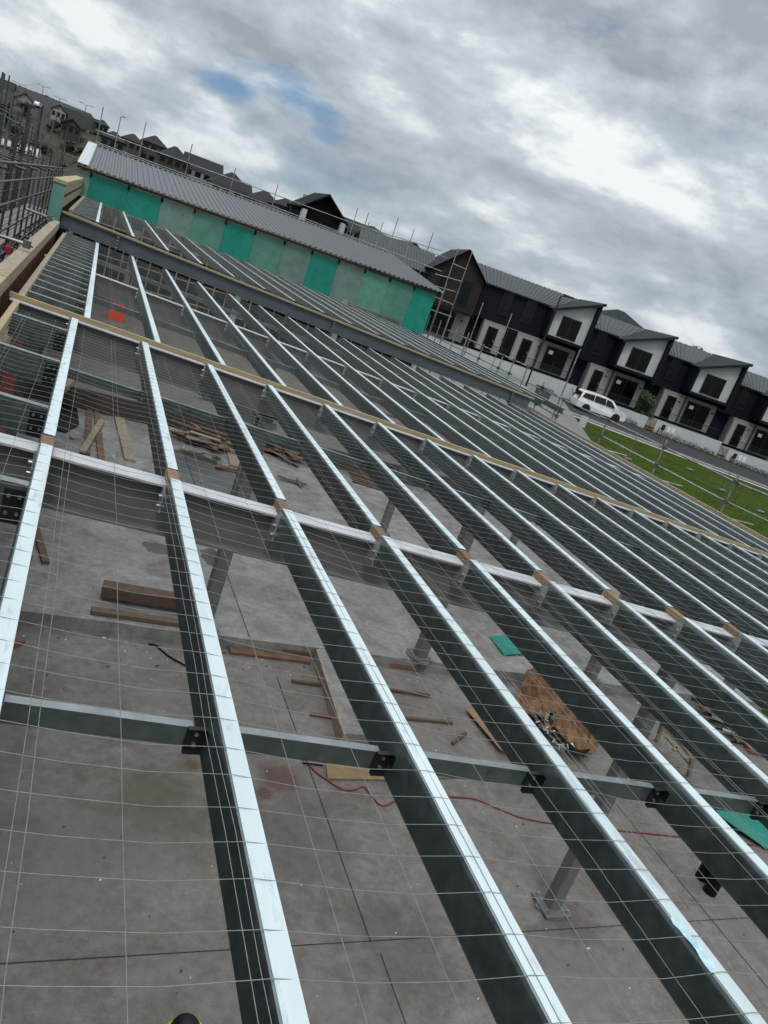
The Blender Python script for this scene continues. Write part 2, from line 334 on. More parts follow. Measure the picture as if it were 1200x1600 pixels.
sk = nd('ShaderNodeMixRGB', blend_type='MULTIPLY'); sk.inputs[0].default_value = 1; L.new(sky.outputs[0], sk.inputs[1]); sk.inputs[2].default_value = (.34,.51,.74,1)
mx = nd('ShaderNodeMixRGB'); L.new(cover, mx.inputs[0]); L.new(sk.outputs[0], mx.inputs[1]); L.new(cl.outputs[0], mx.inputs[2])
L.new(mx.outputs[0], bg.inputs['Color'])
sl = bpy.data.lights.new('sun', 'SUN'); sl.energy = 1.0; sl.angle = math.radians(14); sl.color = (1,.97,.93)
so = bpy.data.objects.new('sun', sl); C.objects.link(so)
sd = Vector((math.sin(SUN_ROT)*math.cos(SUN_EL), math.cos(SUN_ROT)*math.cos(SUN_EL), math.sin(SUN_EL)))
so.rotation_euler = sd.to_track_quat('Z','Y').to_euler(); so.location = (0,0,60)
# ---------------------------------------------------------------- terrain
RD = Vector((.966,-.26,0)).normalized(); RN = Vector((-.26,-.966,0)).normalized(); P0 = Vector((58,56.2,0)); RROT = math.atan2(RD.y, RD.x)
def row(u, b, z): return Vector((P0.x+RD.x*u-RN.x*b, P0.y+RD.y*u-RN.y*b, z))
def sst(x, a, b): t = max(0,min(1,(x-a)/(b-a))); return t*t*(3-2*t)
def gz(x, y):
    q = Vector((x,y,0))-P0; u = q.dot(RD); n = q.dot(RN)
    st = .72-.035*(u+22)-.045*max(0,n)
    st = max(-2.2,min(1.4,st))
    wgt = (1-sst(n,11,30))*sst(x,17,34)
    base = -.18*(1-wgt)+st*wgt
    if n < 0: base = base+sst(-n,5,60)*3.0
    a = x/max(y,1)
    k = sst(a,-.035,.03)
    hill = (22*(1-k)+(6.5-2.5*sst(a,.3,.5))*k)*sst(y, 225-155*k, 360-170*k)
    return base+hill*sst(y,40,120)
def road_n(x,y):
    q = Vector((x,y,0))-P0; return q.dot(RD), q.dot(RN)
xs = sorted(set([-9000,-4000,-1800,-900,-600,-400,-300]+[i*10 for i in range(-24,4)]+[i*2 for i in range(12,60)]+[120+i*10 for i in range(30)]+[450,600,900,1800,4000,9000]))
ys = sorted(set([-9000,-4000,-1500,-600,-200,-100,-50,-20]+[i*2 for i in range(-2,50)]+[100+i*10 for i in range(60)]+[750,900,1300,2000,4000,9000]))
mb = MB(); nx = len(xs)
mb.v = [Vector((x,y,gz(x,y))) for y in ys for x in xs]
for j in range(len(ys)-1):
    for i in range(nx-1):
        xm, ym = (xs[i]+xs[i+1])/2, (ys[j]+ys[j+1])/2
        u,n = road_n(xm,ym)
        mb.f.append((j*nx+i,j*nx+i+1,(j+1)*nx+i+1,(j+1)*nx+i)); mb.m.append(1 if (13 < xm < 110 and 10.2 < n < 60 and ym > -30) else 0); mb.sm.append(True)
tag(mb.build('ground', [earth, grass]), kind='structure')
def strip(name, m, u0, u1, n0, n1, lift, step=2, kind='structure', thick=0):
    mb = MB(); us = [u0+(u1-u0)*i/max(1,int((u1-u0)/step)) for i in range(int((u1-u0)/step)+1)]
    ns = [n0+(n1-n0)*i/4 for i in range(5)]
    vs = []
    for u in us:
        for n in ns:
            p = row(u,-n,0); vs.append((p.x,p.y,gz(p.x,p.y)+lift))
    W = 5
    mb.add(vs, [(i*W+k,i*W+k+1,(i+1)*W+k+1,(i+1)*W+k) for i in range(len(us)-1) for k in range(4)])
    if thick:
        vb = [(x,y,z-thick) for x,y,z in vs]; a = [i*W for i in range(len(us))]; b = [i*W+4 for i in range(len(us))]
        for e_ in (a,b):
            mb.add([vs[i] for i in e_]+[vb[i] for i in e_], [(i,i+1,len(e_)+i+1,len(e_)+i) for i in range(len(e_)-1)])
    o = mb.build(name, m); return tag(o, kind=kind)
strip('road', asph, -70, 60, 1.6, 9.0, .03)
strip('kerb', path, -70, 60, 9.0, 9.25, .12, thick=.2)
strip('footpath', path, -70, 60, 9.9, 10.6, .035)
# a pale concrete apron in front of the first houses
ap = MB(); pts = [(16.6,40),(16.6,60),(36,62),(40,58),(31,40)]
ap.add([(x,y,max(gz(x,y),0)+.22) for x,y in pts]+[(x,y,-.4) for x,y in pts], [(0,1,2,3,4)]+[(i,(i+1)%5,5+(i+1)%5,5+i) for i in range(5)])
tag(ap.build('forecourt', mat('grey_forecourt', (.15,.148,.142), .85, 0, .2, .6)), kind='structure')
fpm = mat('old_concrete_path', (.17,.165,.155), .85, 0, .2, .5)
# far street climbing the hill on the left
def hill_strip(name, m, pts, wid, lift):
    mb = MB(); P = []
    for (x0,y0),(x1,y1) in zip(pts,pts[1:]):
        k = max(1,int(math.hypot(x1-x0,y1-y0)/10))
        P += [(x0+(x1-x0)*i/k, y0+(y1-y0)*i/k) for i in range(k)]
    P.append(pts[-1]); vs = []
    for i,(x,y) in enumerate(P):
        a = P[max(0,i-1)]; b = P[min(len(P)-1,i+1)]; t = Vector((b[0]-a[0],b[1]-a[1])).normalized(); nn = Vector((-t.y,t.x))
        for k in range(5):
            q = Vector((x,y))+nn*wid*(k/4-.5); vs.append((q.x,q.y,gz(q.x,q.y)+lift))
    mb.add(vs, [(i*5+k,i*5+k+1,(i+1)*5+k+1,(i+1)*5+k) for i in range(len(P)-1) for k in range(4)])
    return tag(mb.build(name, m), kind='structure')
hill_strip('road', asph, [(-8,30),(-10,120),(-16,200),(-22,260),(-26,330),(-30,420)], 7, .12)
hill_strip('road', asph, [(-60,232),(-22,238),(20,236)], 11, .14)
hill_strip('footpath', fpm, [(-2,30),(-3.5,120),(-9,200),(-14,225)], 2, .13)
hill_strip('footpath', fpm, [(-15,30),(-17,120),(-23,200),(-30,225)], 2, .13)
hill_strip('footpath', asph, [(-31,300),(-36,380)], 2.2, .14)
hill_strip('footpath', asph, [(-20,262),(-21,330)], 2.2, .14)
# ---------------------------------------------------------------- slab
def stain(u,v,z=0): p = atz(u,v,z); return (p.x,p.y,p.z)
spots = [(stain(435,1215),.28,(.085,.026,.015),.75,9),(stain(412,1240),.12,(.09,.028,.013),.8,16),(stain(300,1195),.10,(.10,.04,.014),.8,18),
  (stain(890,1440),.38,(.07,.042,.034),.55,7),(stain(240,1250),.7,(.075,.066,.036),.6,3),(stain(905,1520),.45,(.15,.147,.138),.45,5),(stain(100,1330),.8,(.13,.125,.118),.45,4),(stain(245,1330),.35,(.155,.15,.143),.4,7),(stain(620,1480),.7,(.062,.052,.045),.5,3),(stain(450,1310),.8,(.065,.053,.045),.5,3)]
slabm = mat('brownish_concrete_slab', (.140,.125,.111), .68, 0, .18, .8, col2=(.205,.188,.170), bump=.08, bscale=25, extra=slab_extra(spots))
s1 = MB().box((-.72,-2,-.16),(14.3,9.70,0)).build('concrete_floor', slabm); tag(s1, kind='structure')
wets = [(stain(340,755,.2),1.5,(1,.75,1)),(stain(300,722,.2),.8,(1,.8,1)),(stain(245,855,.2),.24,(1,.7,1)),(stain(335,872,.2),.28,(1,.7,1)),(stain(620,715,.2),.4,(1,.7,1))]
slabu = mat('grey_concrete_slab', (.195,.188,.176), .7, 0, .2, .7, col2=(.275,.266,.252), bump=.08, bscale=25, extra=slab_extra([(stain(310,640,.2),.5,(.16,.12,.07),.5,3)],wets))
tag(MB().box((-.72,9.70,-.16),(14.3,20.0,.2)).build('raised_floor', slabu), kind='structure')
slabp = mat('stained_concrete_podium', (.095,.083,.066), .75, 0, .2, .9, col2=(.13,.115,.094), extra=slab_extra([],[(stain(335,615,.72),.9,(1,.6,1)),(stain(395,650,.72),.8,(1,.5,1))]))
podw = mat('dark_podium_face', (.07,.058,.047), .85, 0, .3, 3, stretch=(1,1,6))
tag(MB().box((-.72,20.02,-.16),(14.3,37,.72)).build('podium_floor', slabp), kind='structure')
tag(MB().box((-.72,19.98,.2),(14.3,20.018,.70)).build('podium_face', podw), kind='structure')
jm = mat('saw_cut_line', (.03,.027,.024), .9, 0, .2, 4)
j = MB()
def cut(p, q, w_, z):
    p, q = Vector(p), Vector(q); d = (q-p).normalized(); s_ = Vector((-d.y,d.x,0))*w_/2
    j.add([p-s_+Vector((0,0,z)), q-s_+Vector((0,0,z)), q+s_+Vector((0,0,z)), p+s_+Vector((0,0,z))],[(0,1,2,3)])
cut((-.7,4.66,0),(14.2,4.9,0),.010,.004)
cut((3.72,-1.9,0),(3.66,4.6,0),.010,.004); cut((3.60,4.72,0),(3.55,9.1,0),.012,.004)
cut((8.3,-1.9,0),(8.1,9.4,0),.012,.004); cut((3.2,9.75,.2),(2.9,19.9,.2),.014,.004); cut((8.9,9.75,.2),(8.9,19.9,.2),.014,.004)
tag(j.build('saw_cuts', jm), kind='structure')
# concrete nib with its form board
nb = MB().prism([(4.145,7.62),(4.95,7.62),(5.05,9.69),(4.285,9.69)],0,.196).build('concrete_nib', slabu); tag(nb, kind='structure')
top(MB().prism([(4.10,7.60),(4.14,7.60),(4.28,9.66),(4.24,9.66)],.003,.203), 'form_board', greyw, (4.28,8.6,0), 'yellowish timber form board along the left edge of the concrete nib', 'board')
# ---------------------------------------------------------------- purlins, rafters
CA, SA = math.cos(PITCH), math.sin(PITCH)
def tilt(prof): return [(x*CA+z*SA, -x*SA+z*CA) for x,z in prof]
WP, DP, TK = .084, .205, .0035
a = WP/2
_o = [(a,-.024),(a,-.005),(a-.004,0),(-a+.010,0),(-a+.005,-.003),(-a+.001,-.016),(-a,-.022),(-a,-DP+.012),(-a+.004,-DP+.003),(-a+.012,-DP),(a-.004,-DP),(a,-DP+.005),(a,-DP+.024)]
_i = [(a-TK,-.024),(a-TK,-.006),(a-.006,-TK),(-a+.011,-TK),(-a+.008,-.006),(-a+.0045,-.017),(-a+TK,-.023),(-a+TK,-DP+.013),(-a+.007,-DP+.006),(-a+.013,-DP+TK),(a-.006,-DP+TK),(a-TK,-DP+.006),(a-TK,-DP+.024)]
CPROF = tilt(_o+_i[::-1])
def purlin_mesh(length):
    mb = MB(); n = len(CPROF)
    cuts = [0,length]
    mb.add([(x,y,z) for y in cuts for x,z in CPROF], [(i,(i+1)%n,n+(i+1)%n,n+i) for i in range(n)])
    # end caps as quads round the folded strip
    for b0 in (0,n):
        mb.f += [tuple(b0+q for q in (i,i+1,n-2-i,n-1-i)) for i in range(n//2-1)]
        mb.m += [0]*(n//2-1); mb.sm += [False]*(n//2-1)
    return mb
def purlins(name_label, y0, y1, xs_, h, group, z_off=0, matl=None):
    first = None; out = []
    for i,x in enumerate(xs_):
        if first is None:
            first = purlin_mesh(y1-y0).build('steel_purlin', matl or galv); o = first
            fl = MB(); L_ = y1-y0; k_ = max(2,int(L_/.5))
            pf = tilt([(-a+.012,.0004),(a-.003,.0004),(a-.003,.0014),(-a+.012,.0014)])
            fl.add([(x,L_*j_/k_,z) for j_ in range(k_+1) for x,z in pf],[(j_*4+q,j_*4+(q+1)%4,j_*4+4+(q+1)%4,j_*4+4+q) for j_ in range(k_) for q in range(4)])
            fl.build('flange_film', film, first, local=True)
        else: o = copy_tree(first)
        at(o, (x, y0, zr(x,h)+z_off)); out.append(o)
        tag(o, name_label % ORD[i], 'purlin', group)
    return out
R1Y, R2Y, RMY, R3Y = 5.05, 9.80, 15.35, 21.5
X1 = [-.020+.81*k for k in range(12)]
X2 = [-.020+.81*k for k in range(18)]
X3 = [.107+.86*k for k in range(17)]
X4 = [.0+.895*k for k in range(18)]
p1 = purlins('wide bright galvanised purlin in the nearest bay, %s from the left', .25, R1Y-.105, X1, H1, 'purlins of the nearest bay')
p2 = purlins('galvanised purlin between the grey rafter and the rafter with a batten, %s from the left', R1Y+.105, R2Y-.10, X2, H1, 'purlins of the second bay')
p3 = purlins('galvanised purlin running up to the raised dark beam, %s from the left', R2Y+.06, R3Y-.06, X3, H1, 'purlins of the far bay')
p4 = purlins('galvanised purlin in front of the green wall, %s from the left', R3Y+.08, 36.2, X4, H4, 'purlins of the roof below the green wall')
clm = mat('pale_grey_cleat', (.30,.30,.295), .5, .1, .15, 9)
def ibeam(y, x0, x1, h, drop, depth, name, label, m, fm, wid=.17, cl_x=(), side=-1, split=()):
    tf = .014; tw = .010
    z = lambda x: zr(x,h)-drop
    t = thing(name, (x0,y,0), label, 'beam', 'roof rafters')
    up = (SA,0,CA)
    w_ = MB(); w_.beam((x0,y,z(x0)-depth/2),(x1,y,z(x1)-depth/2), tw, depth-2*tf, up); w_.build('web', m, t)
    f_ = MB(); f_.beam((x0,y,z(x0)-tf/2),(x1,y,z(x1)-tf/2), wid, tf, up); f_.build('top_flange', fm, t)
    g_ = MB(); g_.beam((x0,y,z(x0)-depth+tf/2),(x1,y,z(x1)-depth+tf/2), wid, tf, up); g_.build('bottom_flange', m, t)
    pr = None
    for x in cl_x:
        for sd_ in (side if isinstance(side,tuple) else (side,)):
            xc = x-.058
            cb = MB(); y1 = y+sd_*(.006); y2 = y+sd_*(.17)
            zt = z(x)-.016; 
            cb.add([(xc,y1,zt),(xc,y2,zt+.05),(xc,y2,zt-.15),(xc,y1,zt-.20),(xc+.010,y1,zt),(xc+.010,y2,zt+.05),(xc+.010,y2,zt-.15),(xc+.010,y1,zt-.20)],
                [(0,1,2,3),(7,6,5,4),(0,4,5,1),(1,5,6,2),(2,6,7,3),(3,7,4,0)])
            c = cb.build('cleat', clm, t)
            for dz in (.04,.11):
                bb = MB(); bb.tube([(xc-.022,(y1+y2)/2+sd_*.05,zt-dz),(xc+.02,(y1+y2)/2+sd_*.05,zt-dz)], .013, 6); bb.build('bolt', boltm, c)
    for x in split:
        sp = MB()
        for k in (-1,1): sp.box((x+k*.012-.008,y-wid*.62,z(x)-depth-.05),(x+k*.012+.008,y+wid*.62,z(x)-.0155))
        e_ = sp.build('splice_plate', m, t)
        for k in range(4):
            for yy in (-.05,-.085): MB().tube([(x-.03,y+yy,z(x)-.06-depth*.24*k),(x+.03,y+yy,z(x)-.06-depth*.24*k)], .012, 6).build('bolt', boltm, e_)
    return t
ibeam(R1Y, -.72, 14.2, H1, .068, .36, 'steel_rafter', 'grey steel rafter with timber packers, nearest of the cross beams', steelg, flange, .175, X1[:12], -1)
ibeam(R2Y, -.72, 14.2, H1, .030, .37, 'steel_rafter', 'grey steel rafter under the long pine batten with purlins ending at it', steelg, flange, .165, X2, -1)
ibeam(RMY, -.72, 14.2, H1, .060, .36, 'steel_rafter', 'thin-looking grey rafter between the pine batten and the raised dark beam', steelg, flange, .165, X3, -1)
ibeam(R3Y, -.80, 13.75, H4, .095, .345, 'steel_beam', 'raised dark grey steel beam with a pine batten below the green wall', steeld, steeld, .16, (), -1, (.55,6.6,13.0))
# battens on the rafters
def batten(y, x0, x1, h, hgt, wd, label, joints, zo=0):
    mb = MB(); js = [x0]+joints+[x1]
    for q0,q1 in zip(js,js[1:]):
        mb.ch((q0+.002,y,zr(q0,h)+hgt/2+zo),(q1-.002,y,zr(q1,h)+hgt/2+zo), wd, hgt, (SA,0,CA), .004)
    return top(mb, 'pine_batten', pine, (x0,y,zr(x0,h)), label, 'batten')
batten(R2Y+.045, -.74, 14.2, H1, .058, .05, 'long pale pine batten lying on the middle rafter', [2.6,7.1,11.4], -.028)
batten(R3Y-.02, -.84, 13.85, H4, .05, .08, 'pale pine batten along the top of the raised dark beam', [4.2,9.0], -.093)
packm = mat('rust_brown_packer', (.185,.115,.062), .8, 0, .3, 12, stretch=(6,1,6), rnd=.2)
# timber packers on the first rafter
for i,x in enumerate(X1):
    mb = MB(); z0, z1 = zr(x)-.066, zr(x)-.006
    mb.ch((x,R1Y-.10,(z0+z1)/2),(x,R1Y+.10,(z0+z1)/2), WP-.006, z1-z0, (SA,0,CA), .004)
    top(mb, 'timber_packer', packm, (x,R1Y,z0), 'short brown timber packer bridging the purlin gap on the grey rafter, %s from the left' % ORD[i], 'packer', 'timber packers on the nearest rafter')
# bridging between the purlins, with bolted brackets
def bridging(y, xs_, h, label, group, sub=.085, bm_=None):
    for i in range(len(xs_)-1):
        xa, xb = xs_[i]+WP/2+.004, xs_[i+1]-WP/2-.003+.012
        za, zb = zr(xa,h)-sub, zr(xb,h)-sub
        t = thing('bridging_channel', (xa,y,za), label % ORD[i], 'bridging', group)
        c = MB(); d_ = .088; w_ = .042
        prof = [(-w_/2,0),(w_/2,0),(w_/2,-.004),(-w_/2+.004,-.004),(-w_/2+.004,-d_+.004),(w_/2,-d_+.004),(w_/2,-d_),(-w_/2,-d_)]
        prof = [(-q,r) for q,r in prof]
        c.extr(prof, (xa,y,za),(xb-.07,y,zb), (SA,0,CA)); c.m[0] = 1; c.build('channel', [galv, galv2], t)  # upper face in paler steel: sky reflection put into its colour
        b = MB(); y0 = y-.026
        b.box((xb-.092,y0-.004,zb-.098),(xb-.018,y0,zb+.006)); b.box((xb-.092,y0-.022,zb+.006),(xb-.018,y0,zb+.010)); b.box((xb-.092,y0-.022,zb-.102),(xb-.018,y0,zb-.098)); b.box((xb-.018,y0-.04,zb-.102),(xb-.012,y0,zb+.010))
        br = b.build('end_bracket', bm_ or blackst, t)
        for dz in (-.02,-.068): MB().tube([(xb-.055,y0-.012,zb+dz),(xb-.055,y0+.004,zb+dz)], .009, 8).build('bolt', boltm, br)
XB1 = [-.020-.81]+X1
bridging(2.43, XB1, H1, 'dark bridging channel bolted between purlins of the nearest bay, %s from the left', 'bridging of the nearest bay')
bridging(7.52, X2, H1, 'bridging channel bolted between purlins of the second bay, %s from the left', 'bridging of the second bay', bm_=galv)
bridging(12.6, X3, H1, 'bridging channel just beyond the pine batten, %s from the left', 'near bridging of the far bay', bm_=galv)
bridging(18.3, X3, H1, 'bridging channel just before the raised dark beam, %s from the left', 'far bridging of the far bay', bm_=galv)
# short joists from the left wall to the first purlin
JY = [4.25,5.82,7.35,8.88]
JY3 = [10.6+.62*k for k in range(18)]
JY4 = [22.2+.8*k for k in range(17)]
def joists(ys_, x0, x1, h, label, group, dp=.24):
    for i,y in enumerate(ys_):
        za, zb = zr(x0,h)-.012, zr(x1,h)-.012
        t = thing('steel_joist', (x0,y,za), label % ORD[i], 'joist', group)
        pf = [(-.035,0),(.035,0),(.035,-.02),(.031,-.02),(.031,-.004),(-.031,-.004),(-.031,-dp+.004),(.031,-dp+.004),(.031,-dp+.02),(.035,-dp+.02),(.035,-dp),(-.035,-dp)]
        pf = [(-q,r) for q,r in pf]
        mb = MB().extr(pf, (x0,y,za),(x1,y,zb), (SA,0,CA)); mb.m[0] = 1; mb.build('channel', [galv, galv2], t)  # joist top also in the paler steel, a painted sky reflection
        pl = MB().box((x1-.11,y-.041,zb-dp+.01),(x1-.004,y-.036,zb-.03)).build('end_cleat', blackst, t)
        for dx in (-.085,-.03):
            for dz in (-.07,-.17): MB().tube([(x1+dx,y-.052,zb+dz),(x1+dx,y-.036,zb+dz)], .011, 7).build('bolt', boltm, pl)
joists(JY, -.60, X1[0]-WP/2, H1, 'short steel joist with bolted end left of the first purlin, %s from the front', 'short joists at the left wall')
joists(JY3, -.60, X3[0]-WP/2, H1, 'short dark joist in the slatted strip before the raised beam, %s from the front', 'joists of the left strip', .20)
joists(JY4, -.60, X4[0]-WP/2, H4, 'short dark joist in the strip beside the green wall, %s from the front', 'joists beside the green wall', .2)
# ---------------------------------------------------------------- columns
def column(x, y, z0, h, label, wd=.15, drop=.44):
    zt = zr(x,h)-drop
    t = thing('steel_column', (x,y,z0), label, 'column', 'steel columns under the rafters')
    MB().ch((x,y,z0+.045),(x,y,zt), wd, wd, (0,1,0), .012).build('shaft', steelg, t)
    bp = MB().box((x-.17,y-.17,z0+.028),(x+.17,y+.17,z0+.044)).build('base_plate', steelg, t)
    for dx in (-.125,.125):
        for dy in (-.125,.125): MB().tube([(x+dx,y+dy,z0),(x+dx,y+dy,z0+.09)], .012, 6).build('anchor_bolt', boltm, bp)
    g = MB(); pts = []
    for i in range(14):
        an = 2*PI*i/14; r_ = .20+random.uniform(-.03,.06); pts.append((x+r_*math.cos(an),y+r_*math.sin(an)))
    g.prism(pts, z0+.002, z0+.027); g.build('grout_pad', steelg, t)
    MB().box((x-.15,y-.13,zt),(x+.15,y+.13,zt+.014)).build('cap_plate', steelg, t)
for i,x in enumerate((5.92,9.52,13.0)):
    column(x, R1Y, 0, H1, 'grey steel column with a grouted base plate under the nearest rafter, %s from the left' % ORD[i])
for i,x in enumerate((2.5,6.12,9.7,13.2)):
    column(x, R2Y+.02, .2, H1, 'grey steel column on the edge of the raised floor, %s from the left' % ORD[i], .19)
for i,x in enumerate((3.75,7.35,10.9)):
    column(x, RMY, .2, H1, 'grey steel column under the thin-looking rafter, %s from the left' % ORD[i], .16)
# ---------------------------------------------------------------- safety mesh
def mesh_roll(y0, y1, x0, x1, h, pitch, label, xoff=-.02, r=.0014, spx=.3, dx=.27, dy=.45):
    mb = MB(); rnd = random.Random(int(y0*10))
    sg = lambda x: -.034*max(0,abs(math.sin(PI*((x-xoff)/pitch)))-.22)
    ny = int((y1-y0)/.15)
    for i in range(ny):
        y = y0+i*.15+rnd.uniform(-.008,.008); ph = rnd.uniform(0,6); am = rnd.uniform(.001,.006)
        n = int((x1-x0)/dx); pts = []
        for k in range(n+1):
            x = x0+(x1-x0)*k/n
            pts.append((x, y+am*math.sin(x*2.3+ph)+rnd.uniform(-.0025,.0025), zr(x,h)+.004+sg(x)+rnd.uniform(0,.003)))
        mb.tube(pts, r, 4, cap=False)
    x = x0+.12
    while x < x1:
        n = max(2,int((y1-y0)/dy)); ph = rnd.uniform(0,6); am = rnd.uniform(.001,.007); pts = []
        for k in range(n+1):
            y = y0+(y1-y0)*k/n; xx = x+am*math.sin(y*1.1+ph)+rnd.uniform(-.0025,.0025)
            pts.append((xx, y, zr(xx,h)+.007+sg(xx)-rnd.uniform(0,.012)))
        mb.tube(pts, r, 4, cap=False)
        if rnd.random() < .28:      # lapped edge of two rolls
            mb.tube([(p[0]+.035+rnd.uniform(-.006,.006),p[1],p[2]-.004) for p in pts], r, 4, cap=False)
        x += spx
    return top(mb, 'safety_mesh', wirem, (x0,y0,zr(x0,h)), label, 'safety mesh', 'wire safety mesh over the purlins')
mesh_roll(.4, R1Y+.02, -.62, 9.6, H1, .81, 'wire safety mesh laid over the nearest bay of purlins', r=.0014)
mesh_roll(R1Y+.05, 9.3, -.62, 14.0, H1, .81, 'wire safety mesh over the second bay, short of the pine batten', r=.0012)
mesh_roll(R2Y+.12, R3Y-.2, -.62, 14.1, H1, .86, 'wire safety mesh over the far bay before the raised dark beam', r=.0012, dx=.43, dy=.7, xoff=.107)
mesh_roll(R3Y+.2, 36.0, -.62, 14.1, H4, .895, 'wire safety mesh over the roof in front of the green wall', r=.0012, dx=.45, dy=.8, xoff=0)
# right hand eave
ev = MB()
ev.ch((14.32,.2,zr(14.32)-.06),(14.32,36,zr(14.32)-.06), .05, .22, c=.004)
top(ev, 'eave_board', piney, (14.32,1,zr(14.3)), 'long pale timber board along the right roof edge beside the lawn', 'board')
# ---------------------------------------------------------------- loose things on the floors
def plank(name, p, q, z, wd, th, m, label, cat, group=None, lift=0, roll=0):
    P, Q = (atz(*p, z), atz(*q, z)) if len(p)==2 else (Vector(p), Vector(q))
    P = P+Vector((0,0,th/2+.004+lift)); Q = Q+Vector((0,0,th/2+.004+lift))
    up = Vector((0,0,1)); d = (Q-P).normalized()
    if roll: up = Quaternion(d, roll) @ up
    mb = MB(); mb.ch(P, Q, wd, th, up, min(.004,th*.2))
    return top(mb, name, m, P-Vector((0,0,th/2)), label, cat, group)
U = .2
plank('timber_plank', (53,818),(71,882),U,.11,.045,brown,'brown plank with a reddish end lying beside the first purlin','plank')
plank('timber_plank', (44,822),(45,874),U,.09,.045,brown,'shorter brown plank half hidden under the first purlin','plank')
plank('timber_beam', (156,934),(300,958),U,.22,.17,brown,'thick dark brown timber on top of its stack at the step edge','timber','stack of timber at the step', .07)
plank('timber_plank', (141,957),(300,980),U,.14,.065,brown,'thin brown board at the bottom of the stack at the step edge','plank','stack of timber at the step')
plank('timber_plank', (-20,1026),(34,1004),0,.10,.05,redtim,'red painted timber offcut on the lower floor at the left edge','plank')
plank('timber_beam', (358,1018),(483,1034),0,.15,.045,browno,'longest orange brown board against the step, under its twin','timber','orange timber at the step')
plank('timber_beam', (378,1012),(482,1026),0,.12,.06,browno,'upper orange brown board of the pair against the step','timber','orange timber at the step',.048)
plank('timber_beam', (582,1036),(652,1046),0,.15,.09,browno,'orange brown board against the step beside the column base','timber','orange timber at the step')
for p,q,l in (((455,1066),(503,1073),'thin stake resting against the concrete nib, the farther one'),((484,1118),(518,1123),'thick short stake against the concrete nib, the nearer one'),((606,1080),(670,1089),'thin brown batten on the lower floor beyond the third purlin, the farther one'),((628,1124),(706,1131),'thin brown batten on the lower floor beyond the third purlin, the nearer one'),((706,1164),(726,1148),'tiny pale wood strip beside the cardboard sheet'),((810,1062),(876,1073),'pair-like brown board at the step beyond the fourth purlin'),((938,1074),(1005,1086),'brown board at the step beyond the fifth purlin')):
    big_ = l[:4] in ('pair','brow')
    plank('timber_batten', p, q, 0, .13 if big_ else .05, .08 if big_ else .045, greyw if big_ else brown, l, 'batten')
plank('timber_block', (110,685),(124,686),U,.13,.05,piney,'small pale timber block on the floor beside the black sheet','block')
for k,(p,q,l) in enumerate((((140,640),(135,712),'left brown plank of the three leaning together'),((150,640),(158,722),'middle orange plank of the three lying together'),((158,662),(127,712),'crooked plank crossing the two others'))):
    plank('timber_plank', p, q, U, .14, .05, (brown,browno,piney)[k], l, 'plank', 'three planks lying together', .0 if k<2 else .056)
plank('timber_plank', (186,656),(203,722),U,.24,.06,greyw,'single grey brown plank lying apart between the first and second purlin','plank')
plank('timber_plank', (352,664),(372,732),U,.42,.06,greyw,'wide weathered grey plank beside the scrap timber heap','plank')
plank('timber_batten', (337,730),(378,738),U,.10,.05,redtim,'pinkish batten at the foot of the wide grey plank','batten')
plank('timber_beam', (98,612),(116,594),.72,.16,.14,pine,'short yellowish timber on the podium edge','timber')
plank('timber_plank', (575,640),(625,655),.72,.2,.06,brown,'far brown plank on the podium below the middle rafter','plank')
def heap(u0,v0,u1,v1,z,n,label,cat,group,m,ln=(.5,1.2),seed=1,hh=.25,wd=(.07,.13)):
    r = random.Random(seed); a = atz(u0,v0,z); b = atz(u1,v1,z)
    for i in range(n):
        c = Vector((r.uniform(min(a.x,b.x),max(a.x,b.x)), r.uniform(min(a.y,b.y),max(a.y,b.y)), z))
        t = r.gauss(2.6,.45); l = r.uniform(*ln)/2; d = Vector((math.cos(t),math.sin(t),r.uniform(-.10,.10)))
        p = c-d*l; q = c+d*l; h = hh*i/n+.03
        plank('scrap_board', (p.x,p.y,max(z,z+h+min(0,d.z))),(q.x,q.y,max(z,z+h)), z, r.uniform(*wd), r.uniform(.025,.05), m[r.randrange(len(m))], label, cat, group, 0, r.uniform(-.3,.3))
heap(283,668,338,707,U,26,'brown scrap board in the mixed heap beside the wide grey plank','scrap board','scrap boards in the mixed heap',[brown,brown,greyw,browno],(.6,1.7),1,.3,(.08,.18))
heap(272,655,312,690,U,9,'dark grey metal offcut in the mixed heap beside the wide grey plank','metal offcut','metal offcuts in the mixed heap',[steeld,galv2,blackp,galv2],(.6,1.4),2,.35)
heap(415,694,462,728,U,20,'reddish brown board in the loose heap beyond the third purlin','scrap board','boards of the loose heap',[brown,brown,browno,redtim],(.6,1.1),3,.25,(.10,.17))
heap(505,672,530,690,U,8,'brown offcut in the small heap beyond the fourth purlin','scrap board','offcuts of the small heap',[brown,redtim],(.5,1.0),4,.15)
heap(442,752,468,756,U,3,'broken brown stick lying in front of the loose heap','stick','broken sticks',[brown],(.3,.8),5,.05,(.04,.07))
r5 = random.Random(5)
for k in range(8):      # neat row of dark battens by the fourth purlin
    p = atz(540+k*1.5, 728+k*3.6, U); plank('timber_batten', (p.x,p.y,U),(p.x+1.15,p.y-.28+r5.uniform(-.04,.04),U),U,.06,.05,brown,'dark batten in the neat row beside a column, %s from the back'%ORD[k],'batten','neat row of dark battens')
heap(615,712,640,724,U,5,'brown board scrap beside the wet patch','scrap board','scraps beside the wet patch',[browno,brown],(.4,.8),6,.08)
heap(700,742,740,760,U,6,'dark offcut far under the second bay','scrap board','far offcuts',[brown,blackp],(.4,.9),8,.1)
heap(985,985,1010,1010,U,14,'dark bent pipe scrap in the tangle under the nearest rafter','pipe scrap','tangle of pipe scrap',[galv2,blackp,steeld],(.3,.9),9,.2,(.03,.06))
